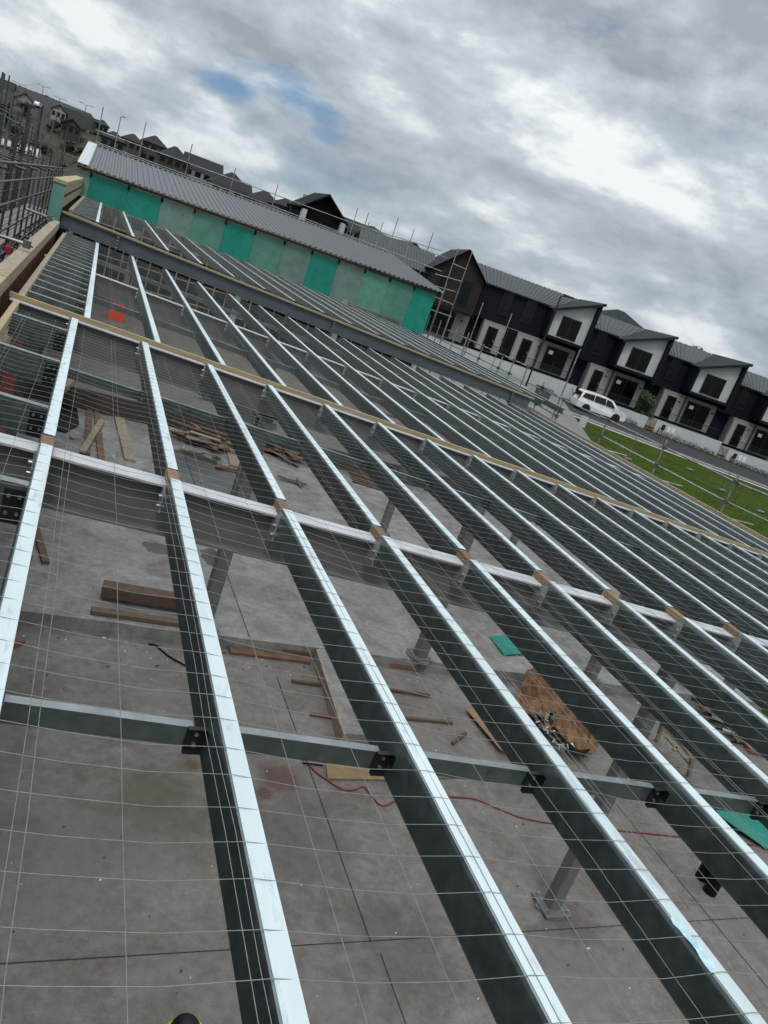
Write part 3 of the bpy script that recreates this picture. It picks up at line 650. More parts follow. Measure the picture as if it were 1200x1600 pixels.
heap(1080,1085,1150,1165,0,26,'grey metal scrap scattered under the right hand purlins','metal scrap','scattered metal scrap',[galv2,blackp,steeld,brown],(.2,.7),10,.12,(.03,.07))
heap(1040,1052,1080,1070,U,12,'dark scrap piece on the raised floor edge under the right purlins','scrap','scrap on the raised edge',[galv2,blackp,brown],(.2,.6),11,.12,(.04,.08))
heap(905,960,980,985,U,9,'dark offcut under the fifth purlin near the rafter','scrap','offcuts near the rafter',[blackp,galv2,brown],(.2,.6),12,.1,(.04,.08))
plank('timber_plank', (1165,1172),(1210,1184),0,.2,.09,browno,'orange brown board at the right edge below the scrap','plank')
def poly_sheet(name, pix, z, th, m, label, cat, lift=.006, bend=0, group=None):
    pts = [atz(u,v,z) for u,v in pix]; mb = MB(); n = len(pts); c = sum(pts,Vector())/n
    r = random.Random(n+int(pix[0][0]))
    tp = [p+Vector((0,0,lift+th+r.uniform(0,bend))) for p in pts]; bt = [p-Vector((0,0,th)) for p in tp]
    ct = c+Vector((0,0,lift+th)); cb = ct-Vector((0,0,th))
    mb.add(tp+bt+[ct,cb], [(i,(i+1)%n,2*n) for i in range(n)]+[(n+(i+1)%n,n+i,2*n+1) for i in range(n)]+[(i,n+i,n+(i+1)%n,(i+1)%n) for i in range(n)])
    return top(mb, name, m, c, label, cat, group)
poly_sheet('plywood_sheet', [(507,1185),(600,1188),(706,1204),(710,1217),(600,1220),(511,1219)],0,.02,ply,'long strip of yellowish plywood on the lower floor under the bridging','plywood')
poly_sheet('cardboard_sheet', [(726,1113),(746,1107),(764,1138),(794,1183),(779,1178)],0,.01,card,'torn pointed piece of cardboard on the lower floor','cardboard',.01,.06)
poly_sheet('green_offcut', [(764,996),(800,992),(822,1024),(787,1026)],U,.012,greenv,'small square green board offcut on the raised floor','board',.01,.02)
poly_sheet('green_board', [(1100,1243),(1150,1240),(1200,1285),(1235,1345),(1196,1330),(1118,1285)],0,.012,greenv,'large torn green board on the lower floor at the right edge','board',.01,.12)
poly_sheet('black_sheet', [(1158,1240),(1218,1234),(1245,1296),(1214,1300),(1170,1262),(1180,1252)],0,.02,blackp,'torn black plastic sheet lying over the large green board','plastic sheet',.14,.08)
poly_sheet('black_sheet', [(98,634),(120,640),(123,666),(103,677),(82,672),(82,648)],U,.02,blackp,'black eight-sided plastic sheet on the raised floor at the podium foot','plastic sheet',.01,.03)
# kraft paper with metal scrap in it
pm = MB(); G = 14; base = [(812,1078),(838,1100),(935,1160),(928,1172),(915,1198),(868,1194),(828,1136),(806,1092)]
A_, B_, C_, D_ = atz(812,1076,0), atz(938,1163,0), atz(905,1203,0), atz(800,1110,0)
rk = random.Random(4); vs = []
for i in range(G):
    for k in range(G):
        s_, t_ = i/(G-1), k/(G-1)
        p = (A_*(1-s_)+B_*s_)*(1-t_)+(D_*(1-s_)+C_*s_)*t_
        up = .02+.50*max(0,1-t_*2.6)*(.5+.5*abs(math.sin(s_*6+.4)))+.30*abs(math.sin(s_*9.5+t_*5))*abs(math.sin(t_*7+s_*3))*(.35+.75*s_)+.16*max(0,t_-.8)*5*s_+rk.uniform(0,.08)
        vs.append((p.x+rk.uniform(-.03,.03),p.y+rk.uniform(-.03,.03),up))
pm.add(vs, [(i*G+k,(i+1)*G+k,(i+1)*G+k+1,i*G+k+1) for i in range(G-1) for k in range(G-1)])
po = top(pm, 'kraft_paper', paper, (A_+C_)/2, 'crumpled brown paper sheet holding a spill of metal scrap', 'paper')
sm_ = po.modifiers.new('thickness','SOLIDIFY'); sm_.thickness = .006
rk = random.Random(9)
ca, cb_ = atz(838,1122,.1), atz(882,1178,.1)
for k in range(46):
    t_ = rk.random(); p = ca.lerp(cb_, t_)+Vector((rk.uniform(-.13,.13),rk.uniform(-.13,.13),rk.uniform(.02,.14))); an = rk.uniform(0,PI); l = rk.uniform(.03,.12)
    d = Vector((math.cos(an)*l,math.sin(an)*l,rk.uniform(-.03,.05)))
    top(MB().tube([p-d/2,p+d/2], rk.uniform(.008,.02), 6), 'metal_offcut', (boltm,galv,galv2,galv2)[rk.randrange(4)], p, 'small shiny metal offcut spilled on the crumpled brown paper', 'metal offcut', 'metal offcuts on the brown paper')
for k,(u,v,m_,l_,r_) in enumerate(((851,1126,whitew,'white can standing in the brown paper',.035),(856,1128,blackp,'black can standing in the brown paper',.038),(858,1134,galv,'silver can lying in the brown paper',.035))):
    p = atz(u,v,.1); t_ = thing('spray_can', (p.x,p.y,.06), l_, 'can'); MB().tube([(p.x,p.y,.06),(p.x,p.y,.24)],r_,10).build('can_body', m_, t_); MB().tube([(p.x,p.y,.24),(p.x,p.y,.275)],[r_*.8,r_*.4],10).build('cap', m_ if k else galv2, t_)
# saw horse
sc = atz(1060,1165,0); t = thing('saw_horse', (sc.x,sc.y,0), 'tipped weathered wooden saw horse under the right hand purlins', 'saw horse')
ha, hb = atz(1036,1128,.55), atz(1082,1182,.55)
MB().ch(ha,hb,.11,.06).build('top_beam', greyw, t)
for p,u,v in ((ha,1026,1158),(ha,1048,1134),(hb,1076,1212),(hb,1096,1180)):
    MB().ch(p, atz(u,v,.0), .075,.045,(0,1,0)).build('leg', greyw, t)
MB().ch(atz(1040,1150,.3), atz(1080,1196,.3), .06,.03).build('brace', greyw, t)
MB().ch(atz(1052,1172,.3), atz(1072,1160,.3), .06,.03).build('brace', greyw, t)
# two black pipes standing
for u,v,l,h_ in ((1096,1372,'shorter rear black pipe of the pair standing on the floor',.38),(1108,1394,'taller front black pipe of the pair standing on the floor',.52)):
    p = atz(u,v,0); mb = MB(); mb.tube([(p.x,p.y,.004),(p.x,p.y,h_*1.5)], .085, 18, cap=False); mb.tube([(p.x,p.y,h_*1.5),(p.x,p.y,.004)], .078, 18, cap=False)
    top(mb, 'black_pipe', blackp, (p.x,p.y,0), l, 'pipe')
p = atz(322,938,U); mb = MB(); mb.tube([(p.x+.05,p.y,U+.03),(p.x+.05,p.y+.16,U+.03)], .12, 18); top(mb,'cable_reel',blackp,(p.x,p.y,U),'black reel leaning against a column on the raised floor','reel')
p = atz(818,876,U); t = thing('marker_cap',(p.x,p.y,U),'lime yellow cap on the raised floor under the fifth purlin','cap'); MB().tube([(p.x,p.y,U),(p.x,p.y,U+.06),(p.x,p.y,U+.10)],[.075,.075,.03],12).build('cap_body',yell,t)
# loose film on the third purlin
fp = MB(); rf_ = random.Random(6); g_ = [(X1[3]-.03+.07*math.sin(k*.9)*(.3+.1*k%1), 1.62+.05*k) for k in range(9)]
vs = []
for k in range(9):
    for q in range(4): vs.append((X1[3]-.045+.012*q+rf_.uniform(-.006,.006), 1.30+.028*k, zr(X1[3])+.004+.014*abs(math.sin(k*1.3+q*1.1))*(1-abs(k-4)/5)))
fp.add(vs,[(k*4+q,k*4+q+1,(k+1)*4+q+1,(k+1)*4+q) for k in range(8) for q in range(3)])
top(fp,'film_scrap',mat('blue_film',(.42,.60,.66),.4,0,.2,20),(X1[3],1.4,zr(X1[3])),'crumpled pale blue scrap of film peeling on a near purlin','film')
# hose
hp = [(447,1178),(462,1180),(478,1187),(490,1203),(510,1218),(535,1233),(553,1234),(568,1229),(580,1243),(592,1256),(604,1258),(625,1248),(660,1242),(700,1245),(740,1248),(775,1262),(810,1276),(845,1284),(880,1288),(930,1293),(970,1298),(1010,1302),(1068,1308),(1130,1313),(1230,1330)]
def smooth(pts, k=5):
    out = []; n = len(pts)
    for i in range(n-1):
        a,b,c,d = pts[max(0,i-1)],pts[i],pts[i+1],pts[min(n-1,i+2)]
        for j_ in range(k):
            t_ = j_/k; out.append(.5*((2*b)+(c-a)*t_+(2*a-5*b+4*c-d)*t_*t_+(3*b-a-3*c+d)*t_**3))
    return out+[pts[-1]]
top(MB().tube(smooth([atz(u,v,.012) for u,v in hp]), .009, 7), 'air_hose', hose, atz(447,1178,0), 'dark red air hose snaking across the lower floor', 'hose')
cp = [atz(u,v,.015) for u,v in ((232,1006),(243,1008),(250,1014),(262,1024),(275,1032),(296,1043))]
top(MB().tube(smooth(cp), .013, 7), 'cable', blackp, cp[0], 'short dark cable curling on the floor below the step', 'cable')
cp = [atz(u,v,.2+.015) for u,v in ((170,808),(195,810),(215,822),(232,830),(250,835))]
top(MB().tube(smooth(cp), .010, 7), 'cable', blackp, cp[0], 'thin dark cable at the edge of the wet patch on the raised floor', 'cable')
cp = [atz(u,v,.015) for u,v in ((473,1180),(474,1192),(505,1196))]
top(MB().tube(cp, .012, 4), 'bent_rod', blackp, cp[0], 'thin black bent rod beside the plywood strip', 'rod')
# litter nobody could count
rl = random.Random(3)
for nm,m_,n_ in (('litter',litter_w,260),('litter',litter_d,420)):
    mb = MB()
    for i in range(n_):
        if rl.random() < .62: x,y,z = rl.uniform(-.5,12), rl.uniform(.8,9.6), 0
        else: x,y,z = rl.uniform(-.5,12), rl.uniform(9.8,19.8), U
        if rl.random() < .35 and z == 0: y = 9.6-abs(rl.gauss(0,.5))
        s_ = rl.uniform(.006,.020)*(1.9 if rl.random()<.06 else 1); an = rl.uniform(0,PI); c_, d_ = math.cos(an)*s_, math.sin(an)*s_; k = rl.uniform(.3,.9)
        mb.add([(x-c_,y-d_,z+.003),(x+d_*k,y-c_*k,z+.004),(x+c_,y+d_,z+.003+s_*rl.uniform(0,.7)),(x-d_*k,y+c_*k,z+.005),(x,y,z+.006+s_*.4)],[(0,1,4),(1,2,4),(2,3,4),(3,0,4)])
    o = mb.build(nm, m_); tag(o, ('pale' if m_ is litter_w else 'dark')+' crumbs and chips scattered over the concrete floors','litter',None,'stuff')
# ---------------------------------------------------------------- left wall and parapets
t = thing('framed_wall', (-.68,2,0), 'left hand framed wall lined with black and navy wrap and a red panel', 'wall')
def lining(nm, y0, y1, z0, z1, m_): MB().box((-.70,y0,z0),(-.665,y1,z1)).build(nm, m_, t)
lining('black_lining', 1.0, 9.9, 0.01, 3.72, blackp); lining('red_panel', 9.95, 12.9, .21, 3.72, redd); lining('navy_lining', 12.95, 19.95, .21, 3.72, wrap)
for y in (2,3.2,4.6,6.1,7.6,8.4,8.9): MB().box((-.660,y,.01),(-.615,y+.09,3.72)).build('stud', steelg, t)
MB().box((-.70,1.0,3.725),(-.61,36.0,3.815)).build('top_plate', piney, t)
MB().box((-.70,20.05,.74),(-.665,36.0,3.72)).build('black_lining', blackp, t)
t = thing('timber_parapet', (-.86,2,3.6), 'left parapet of weathered timber plates on short red studs, nearer the camera', 'parapet', 'timber parapets on the left wall')
PZ = ZC-1.40
MB().ch((-.865,2.0,PZ-.045),(-.865,9.62,PZ-.045),.175,.09).build('top_plate', pine, t)
MB().ch((-.865,9.66,PZ-.045),(-.865,20.6,PZ-.045),.175,.09).build('top_plate', piney, t)
MB().ch((-.83,2.0,PZ-.137),(-.83,20.6,PZ-.137),.10,.088).build('second_plate', piney, t)
MB().box((-.95,2.0,3.3),(-.93,20.6,PZ-.095)).build('outer_wrap', blackp, t)
for k in range(46): MB().box((-.925,2.1+k*.4,3.4),(-.80,2.145+k*.4,PZ-.183)).build('stud', redtim, t)
MB().ch((-.86,2,3.355),(-.86,20.6,3.355),.13,.085).build('bottom_plate', piney, t)
MB().box((-.95,20.62,3.0),(-.62,21.28,4.25)).build('end_infill', blackp, t)
# roof side edge timbers
mb = MB(); mb.ch((-.635,5.15,zr(-.6)-.045),(-.635,9.55,zr(-.6)-.045),.065,.09); top(mb,'edge_timber',pine,(-.63,5.2,zr(-.6)),'orange edge timber at the left of the second bay','timber','edge timbers along the left wall')
mb = MB(); mb.ch((-.635,10.0,zr(-.6)-.045),(-.635,21.3,zr(-.6)-.045),.075,.09); top(mb,'edge_timber',piney,(-.63,10,zr(-.6)),'long weathered edge timber between the slatted strip and the left parapet','timber','edge timbers along the left wall')
mb = MB(); mb.ch((-.66,22,zr(-.6,H4)-.03),(-.66,36,zr(-.6,H4)-.03),.09,.09); top(mb,'edge_timber',piney,(-.63,22,zr(-.6,H4)),'far edge timber beside the roof below the green wall','timber','edge timbers along the left wall')
# parapet beyond the raised beam, closed by a green end panel
pa, pb = aty(84,283,21.35), aty(100.5,287.5,21.35); pc = aty(82,345,21.35)
t = thing('timber_parapet', (pa.x,21.35,pc.z), 'higher far parapet with a green end panel beside the green wall', 'parapet', 'timber parapets on the left wall')
x0_, x1_ = pa.x, -.83
MB().box((x0_,21.33,pc.z),(x1_,21.36,pa.z-.005)).build('end_panel', greenp, t)
MB().ch(((x0_+x1_)/2,21.30,pa.z+.045),((x0_+x1_)/2,36.3,pa.z+.045),x1_-x0_+.03,.085).build('top_plate', pine, t)
MB().box((x1_-.05,21.365,pa.z-.22),(x1_,36.3,pa.z-.002)).build('second_plate', piney, t)
MB().box((x1_-.05,21.365,pc.z+.35),(x1_,36.3,pc.z+.58)).build('lower_plate', piney, t)
for k in range(36): MB().box((x1_-.12,21.4+k*.4,pc.z+.582),(x1_-.012,21.45+k*.4,pa.z-.222)).build('stud', redtim, t)
MB().box((x0_,21.365,pc.z),(x0_+.02,36.3,pa.z)).build('outer_panel', blackp, t)
MB().box((x1_-.10,21.365,1.5),(x1_-.06,36.3,pc.z+.349)).build('inner_lining', blackp, t)
# ---------------------------------------------------------------- upper building with the green wall
t = thing('green_clad_building', (0,36.4,4), 'upper building with a green board wall under a grey corrugated roof', 'building')
bx = [(122,262),(143,269.5),(202,290.5),(254,309),(305,326.5),(354,344),(400,360),(446,376),(489,391),(531,405),(572,419.5),(611,433),(649,446.5),(682,459)]
cols = [greeng,greenv,greenv,greeng,greenp,greenv,greenp,greeng,greenv,greeng,greenp,greenp,greenv]
Xs = [aty(u,v,36.4).x for u,v in bx]; ZT = ZC-.22
for i,m_ in enumerate(cols):
    MB().box((Xs[i]+.004,36.40,ZC-H4-TP*Xs[i]-.12),(Xs[i+1]-.004,36.412,ZT)).build('cladding_panel', m_, t)
    if 0 < i: MB().box((Xs[i]-.04,36.36,ZT-.16),(Xs[i]+.05,36.399,ZT+.02)).build('joist_bracket', blackp, t)
MB().box((Xs[0]-.05,36.34,ZT+.021),(Xs[-1]+.05,36.398,ZT+.13)).build('eave_timber', brown, t)
MB().box((Xs[0],36.42,.75),(Xs[-1],36.46,ZT)).build('dark_void_backing', blackp, t)  # black sheet added so the void behind the studs reads dark
MB().box((Xs[-1]-.10,36.42,.75),(Xs[-1]-.02,45.5,ZT)).build('end_wall', blackw, t)
MB().box((Xs[0]+.02,36.48,1),(Xs[0]+.1,45.5,ZT)).build('end_wall', farg, t)
mb = MB(); pit = .255; n = int((Xs[-1]-Xs[0]+.28)/pit); pr_ = []
x_ = Xs[0]-.02
for k in range(n+1): pr_ += [(x_,0),(x_+.07,0),(x_+.105,.052),(x_+.19,.052),(x_+.22,0)]; x_ += pit
y0_, z0_, y1_, z1_ = 36.12, ZT+.17, 46.0, ZC+1.10
NY = 6
vs = []
for k in range(NY+1):
    s_ = k/NY
    for x,z in pr_: vs.append((x, y0_+(y1_-y0_)*s_, z0_+(z1_-z0_)*s_+z))
m_n = len(pr_)
mb.add(vs, [(k*m_n+i,k*m_n+i+1,(k+1)*m_n+i+1,(k+1)*m_n+i) for k in range(NY) for i in range(m_n-1)])
ro = mb.build('roof', roofm, t, fix=False); sm_ = ro.modifiers.new('thickness','SOLIDIFY'); sm_.thickness = .012
MB().sheet((Xs[0]-.06,y0_,z0_+.075),(Xs[0]+.36,y0_,z0_+.075),(Xs[0]+.36,y1_,z1_+.075),(Xs[0]-.06,y1_,z1_+.075),.02).build('verge_flashing', flash, ro)
MB().sheet((Xs[0]-.05,y1_-.25,z1_+.05),(Xs[-1]+.2,y1_-.25,z1_+.05),(Xs[-1]+.2,y1_+.15,z1_+.09),(Xs[0]-.05,y1_+.15,z1_+.09),.02).build('ridge_flashing', roofm, ro)
# timber framing under the green wall
t = thing('stud_wall', (0,36.2,.7), 'open timber stud wall in the dark below the green wall', 'wall')
for k in range(27):
    x = -.5+k*.58; m_ = piney if k<14 else redtim
    MB().box((x,36.22,.76),(x+.05,36.33,ZC-H4-TP*x-.33)).build('stud', m_, t)
for z in (1.6,2.5,3.3,3.75):
    for x in (-.5,7.0): MB().box((x,36.24 if z<3.5 else 36.2,z),(x+7.4,36.325,z+.05)).build('nog', piney if x<3 else redtim, t)
for i,x in enumerate((1.5,6.3,11.2)): MB().box((x,36.08,.74),(x+.25,36.19,3.95)).build('post', path if i else steelg, t)
# red barrier bins standing on the podium
for u,v,l,w2,h2 in ((180,499,'bright red plastic crate on the podium below the far bay, the nearer one',.30,.42),(186,478,'small bright red plastic crate on the podium, the farther one',.24,.18)):
    p = atz(u,v,.72); t = thing('red_crate',(p.x,p.y,.72),l,'crate','red crates on the podium')
    mb = MB(); mb.box((p.x-w2,p.y-.2,.725),(p.x+w2,p.y+.2,.725+h2)); mb.build('crate_body',redp,t)
    MB().box((p.x-w2-.02,p.y-.22,.725+h2),(p.x+w2+.02,p.y+.22,.76+h2)).build('lid',redp,t)
# ---------------------------------------------------------------- scaffolding
tubel = mat('old_scaffold_tube', (.10,.097,.09), .5, .6, .5, 5, rnd=.5)
def coupler(mb, p, r=.045): mb.box((p[0]-r,p[1]-r,p[2]-r*1.1),(p[0]+r,p[1]+r,p[2]+r*1.1))
def scaffold(label, loc, stds, ledg, trans, planks=(), m=tubem, r=.026, braces=(), extra=()):
    t = thing('scaffold', loc, label, 'scaffold', 'scaffolding round the site')
    for (x,y,z0,z1) in stds:
        o = MB().tube([(x,y,z0),(x+random.uniform(-.02,.02),y,z1)], r, 7).build('standard', m, t)
    for p,q in ledg: MB().tube([p,q], r*.95, 7).build('ledger', m, t)
    for p,q in trans: MB().tube([p,q], r*.95, 7).build('transom', m, t)
    for p,q in braces: MB().tube([p,q], r*.9, 7).build('brace', m, t)
    for lo,hi in planks: MB().box(lo,hi).build('plank', plankm, t)
    nc = 0
    for (x,y,z0,z1) in stds:
        for p,q in ledg:
            p,q = Vector(p),Vector(q); d = q-p
            if d.length < .1: continue
            s_ = (Vector((x,y,0))-Vector((p.x,p.y,0))).dot(Vector((d.x,d.y,0)))/max(1e-6,d.x**2+d.y**2)
            if -.02 <= s_ <= 1.02:
                c = p+d*s_
                if math.hypot(c.x-x,c.y-y) < .12 and z0-.1 < c.z < z1+.1 and nc < 90 and y < 30:
                    mb = MB(); coupler(mb, (x,y,c.z)); mb.build('coupler', tubed, t); nc += 1
    return t
# left run beside the wall: two rows of standards along Y
rs = random.Random(11)
ysl = [5.5+1.6*k for k in range(22)]
xi, xo = -1.75, -2.95
stds = []; 
for k,y in enumerate(ysl):
    stds.append((xi,y,-.15,ZC+(.15,.75,-.1,1.0,.4,-.2,.9,.1)[k%8]))
    stds.append((xo,y+.15,-.15,ZC+(1.1,.2,.9,.3,1.5,.6,1.2,.0)[k%8]))
led = []
for z in (1.7,2.6,3.45,4.0,4.55,5.0,5.35): led.append(((xi+.03,4.6,z),(xi+.03,39,z)))
for z in (1.7,3.5,4.1,4.7,5.1,5.5,5.9,6.3): led.append(((xo-.03,4.6,z),(xo-.03,39,z)))
tr = []
for k,y in enumerate(ysl):
    for z in ((1.65,3.40) if k%2 else (1.65,3.40,5.3)): tr.append(((xi+.25,y+.06,z),(xo-.2,y+.06,z)))
pl = [((xo+.12+.24*q,4.6,3.44),(xo+.34+.24*q,38.5,3.48)) for q in range(4)]+[((xo+.12+.24*q,4.6,1.70),(xo+.34+.24*q,38.5,1.74)) for q in range(4)]
br = [((xo,9.6+4*k,-.1),(xo,13.4+4*k,3.4)) for k in range(6)]
scaffold('long scaffold of grey tubes and planks along the left wall', (xo,5,0), stds, led, tr, pl, tubel, braces=br)
# tube ends poking over the parapet
def pole(p, q, r, label, m=tubem):
    p,q = Vector(p),Vector(q); t = thing('scaffold_tube', p, label, 'tube', 'loose scaffold tubes over the parapet')
    MB().tube([p,q], r, 9).build('tube', m, t); d = (q-p).normalized(); c = p+(q-p)*.86
    mb = MB(); coupler(mb, c, .05); mb.build('coupler', tubed, t)
pole(aty(-20,362,12.6), aty(52,385,12.6), .026, 'bright scaffold tube resting across the left parapet, nearer')
pole(aty(40,326,18.0), aty(84,343,18.2), .026, 'bright scaffold tube ending at the green end panel, farther')
t = thing('red_barrier',(-1.6,13.2,3.5),'red plastic barrier piece on the left scaffold deck','barrier'); p = aty(14,390,14.0); MB().box((p.x-.05,13.9,p.z-.06),(p.x+.05,14.1,p.z+.05)).build('barrier_body', redd, t); MB().tube([(p.x,14,p.z+.05),(p.x,14,p.z+.1)],[.03,.02],8).build('barrier_cap', redd, t)
# dense scaffold lifts beyond, at the far left corner
stds = []; led = []; tr = []
for k in range(11):
    for q in range(3):
        x, y = -6.4+q*1.2+k*.05, 24+k*1.9; stds.append((x,y,-.2,ZC+(.3,1.4,.5,2.0,.9,1.5,.2,1.1,2.3)[(k*2+q)%9]))
for z in (1.6,3.4,5.0,6.0,6.9): led += [((-6.45,23,z),(-5.85,45,z)),((-5.25,23,z+.05),(-4.65,45,z+.05)),((-4.05,23,z-.3),(-3.45,45,z-.3))]
for k in range(11): tr += [((-6.6+k*.05,24+k*1.9,z),(-3.8+k*.05,24+k*1.9,z)) for z in (3.45,5.05)]
scaffold('tall scaffold bay standing beyond the left run, by the street', (-6,27,0), stds, led, tr, m=tubel)
# scaffold behind the corrugated roof
YB = 47.3; tops = [(162,167),(187,190),(228,191),(301,225),(368,262),(434,288),(559,325),(576,333),(577,347),(599,347),(623,340),(647,358),(677,363)]
stds = []
for i,(u,v) in enumerate(tops):
    p = aty(u,v,YB+(.9 if i%3==1 else 0)); stds.append((p.x,p.y,.5,p.z))
led = []; 
for a_,b_,dy in (((150,203),(430,304),0),((430,304),(700,404),0),((150,222),(420,320),0),((420,320),(690,424),0),((560,352),(690,392),.9)):
    led.append((aty(*a_,YB+dy+.05), aty(*b_,YB+dy+.05)))
led.append((aty(583,360,YB), aty(613,373,YB)))
pz = aty(300,292,YB).z
planks_ = [((-2.5,YB-.25+.27*q,pz-.62),(18.5,YB+.25*q,pz-.57)) for q in range(3)]
scaffold('scaffold with thin uprights and handrails behind the corrugated roof', (0,YB,0), stds, led, [], planks_)
# scaffold round the far corner, in front of the brown gable
YC = 41.0
def st(u0,v0,u1,v1,y): a_=aty(u0,v0,y); b_=aty(u1,v1,y); return (b_.x,y,a_.z,b_.z)
stds = [st(706,492,716,388,YC),st(693,478,698,440,YC+1),st(705,486,738,393,YC-.8) ,st(682,490,697,445,YC-1.5),st(690,550,672,492,YC-1.5)]
a_ = aty(738,393,YC-.8); stds[2] = (a_.x,a_.y,aty(706,486,YC-.8).z,a_.z)
led = [(aty(655,440,YC),aty(712,456,YC)),(aty(680,428,YC),aty(722,440,YC)),(aty(708,412,YC),aty(729,421,YC)),(aty(678,463,YC-1),aty(708,476,YC-1)),(aty(674,484,YC-1.5),aty(705,495,YC-1.5))]
scaffold('tall corner scaffold in front of the brown gable house', (stds[0][0],YC,0), [(x,y,-.2,z1) for x,y,z0,z1 in stds], led, [])
# handrail scaffold along the right roof edge, near and far
XR = 14.95
def sx_(u,v,X): return atx(u,v,X)
stds = []
for u,v in ((950,657),(1043,688),(1155,742),(1290,800)):
    p = atx(u,v,XR); stds.append((XR,p.y,-.2,p.z))
rail = [(atx(938,650,XR+.04),atx(1037,698,XR+.04)),(atx(1037,698,XR+.05),atx(1146,752,XR+.05)),(atx(1146,752,XR+.04),atx(1300,815,XR+.04)),
        (atx(938,680,XR+.04),atx(1023,725,XR+.04)),(atx(1023,725,XR+.05),atx(1133,783,XR+.05)),(atx(1133,783,XR+.04),atx(1300,862,XR+.04))]
scaffold('handrail scaffold beside the lawn along the right roof edge', (XR,14,0), stds, rail, [((XR,y,3.0),(XR+1.2,y,3.0)) for _,y,_,_ in stds], r=.026)
stds = [];
ups = [(881,623,866,660),(842,600,838,640),(852,600,826,640)]
for u,v in ((881,623),(851,597),(827,568),(805,560),(786,555),(756,538),(733,520),(716,510),(704,490),(690,500)):
    p = atx(u,v,XR+.25); stds.append((XR+.25,p.y,-.2,p.z))
rail = [(atx(938,652,XR+.28),atx(826,598,XR+.28)),(atx(826,573,XR+.3),atx(700,516,XR+.3)),(atx(870,650,XR+.29),atx(790,603,XR+.29)),(atx(800,585,XR+.3),atx(664,519,XR+.3)),(atx(880,622,XR+.3),atx(850,606,XR+.3))]
scaffold('far handrail scaffold in front of the pale forecourt', (XR,24,0), stds, rail, [])
p = aty(907,545,25.5); q = aty(883,617,25.5)
t = thing('scaffold_tube', (p.x,25.5,0), 'tall pale scaffold upright in front of the first white gable', 'tube'); MB().tube([(p.x,25.5,-.2),(p.x,25.5,p.z)], .03, 9).build('tube', tubem, t); MB().tube([(p.x,25.5,p.z-1.2),(p.x,25.5,p.z-1.05)], .05, 9).build('coupler', tubed, t)
for (u,v,u2,l) in ((755,473,0,'first thin scaffold upright before the navy house'),(800,490,0,'second thin scaffold upright before the navy house')):
    p = aty(u,v,40.0); t = thing('scaffold_tube', (p.x,40,0), l, 'tube'); MB().tube([(p.x,40,-.2),(p.x,40,p.z)], .03, 8).build('tube', tubem, t); MB().tube([(p.x,40,p.z-1.6),(p.x,40,p.z-1.45)], .05, 8).build('coupler', tubed, t)
# temporary fence posts on the lawn
for i,(u,v) in enumerate(((1077,733),(1128,764),(1188,798),(980,716),(1020,722))):
    p = atz(u,v,.0); p = atz(u,v,gz(p.x,p.y)+.1); z = gz(p.x,p.y)
    t = thing('fence_post',(p.x,p.y,z),'thin temporary fence post on a grey block standing on the lawn, %s of five'%ORD[(2,3,4,0,1)[i]],'fence post','temporary fence posts on the lawn')
    MB().ch((p.x-.28,p.y,z+.08),(p.x+.28,p.y,z+.08),.3,.14,c=.04).build('block', steelg, t); MB().tube([(p.x,p.y,z+.2),(p.x,p.y,z+1.9)],.022,7).build('post', galv2, t)
p = atz(906,672,.0); z = gz(p.x,p.y); t = thing('site_sign',(p.x,p.y,z),'small white sign board on a stake at the lawn edge','sign'); MB().box((p.x-.3,p.y-.02,z+.35),(p.x+.3,p.y+.02,z+1.15)).build('board', whitew, t); MB().tube([(p.x,p.y+.04,z),(p.x,p.y+.04,z+1.2)],.03,7).build('stake', galv2, t)
# things on the forecourt
def fore(u,v,y): p = aty(u,v,y); return p
p = atz(787,583,.45); t = thing('timber_crate',(p.x,p.y,.3),'brown timber crate on the forecourt','crate')
MB().box((p.x-.9,p.y-.5,.3),(p.x+.9,p.y+.5,1.9)).build('crate_body', orangew, t); MB().box((p.x-1.0,p.y-.55,1.905),(p.x+1.0,p.y+.55,2.0)).build('lid', piney, t)
p = atz(738,558,.45); t = thing('pallet_stack',(p.x,p.y,.3),'pale stack of pallets on the forecourt near the brown gable','pallet stack')
for k in range(4): MB().box((p.x-.8,p.y-.5,.3+k*.34),(p.x+.8,p.y+.5,.55+k*.34)).build('pallet', piney, t)
p = atz(766,570,.5); t = thing('site_sign',(p.x,p.y,.3),'white sign with a blue emblem standing before the navy house','sign'); MB().box((p.x-.8,p.y-.03,1.0),(p.x+.8,p.y+.03,2.5)).build('board', whitew, t); MB().box((p.x-.45,p.y-.05,1.4),(p.x+.45,p.y-.034,2.1)).build('emblem', blueb, t); MB().tube([(p.x,p.y+.06,.2),(p.x,p.y+.06,2.4)],.04,7).build('post', tubed, t)
p = atz(805,622,.4); t = thing('site_cabinet',(p.x,p.y,.3),'grey service cabinet by the forecourt wall','cabinet'); MB().box((p.x-.6,p.y-.35,.2),(p.x+.6,p.y+.35,1.4)).build('cabinet_body', path, t); MB().box((p.x-.55,p.y-.37,.3),(p.x-.02,p.y-.352,1.3)).build('door', whitew, t); MB().box((p.x+.02,p.y-.37,.3),(p.x+.55,p.y-.352,1.3)).build('door', whitew, t)
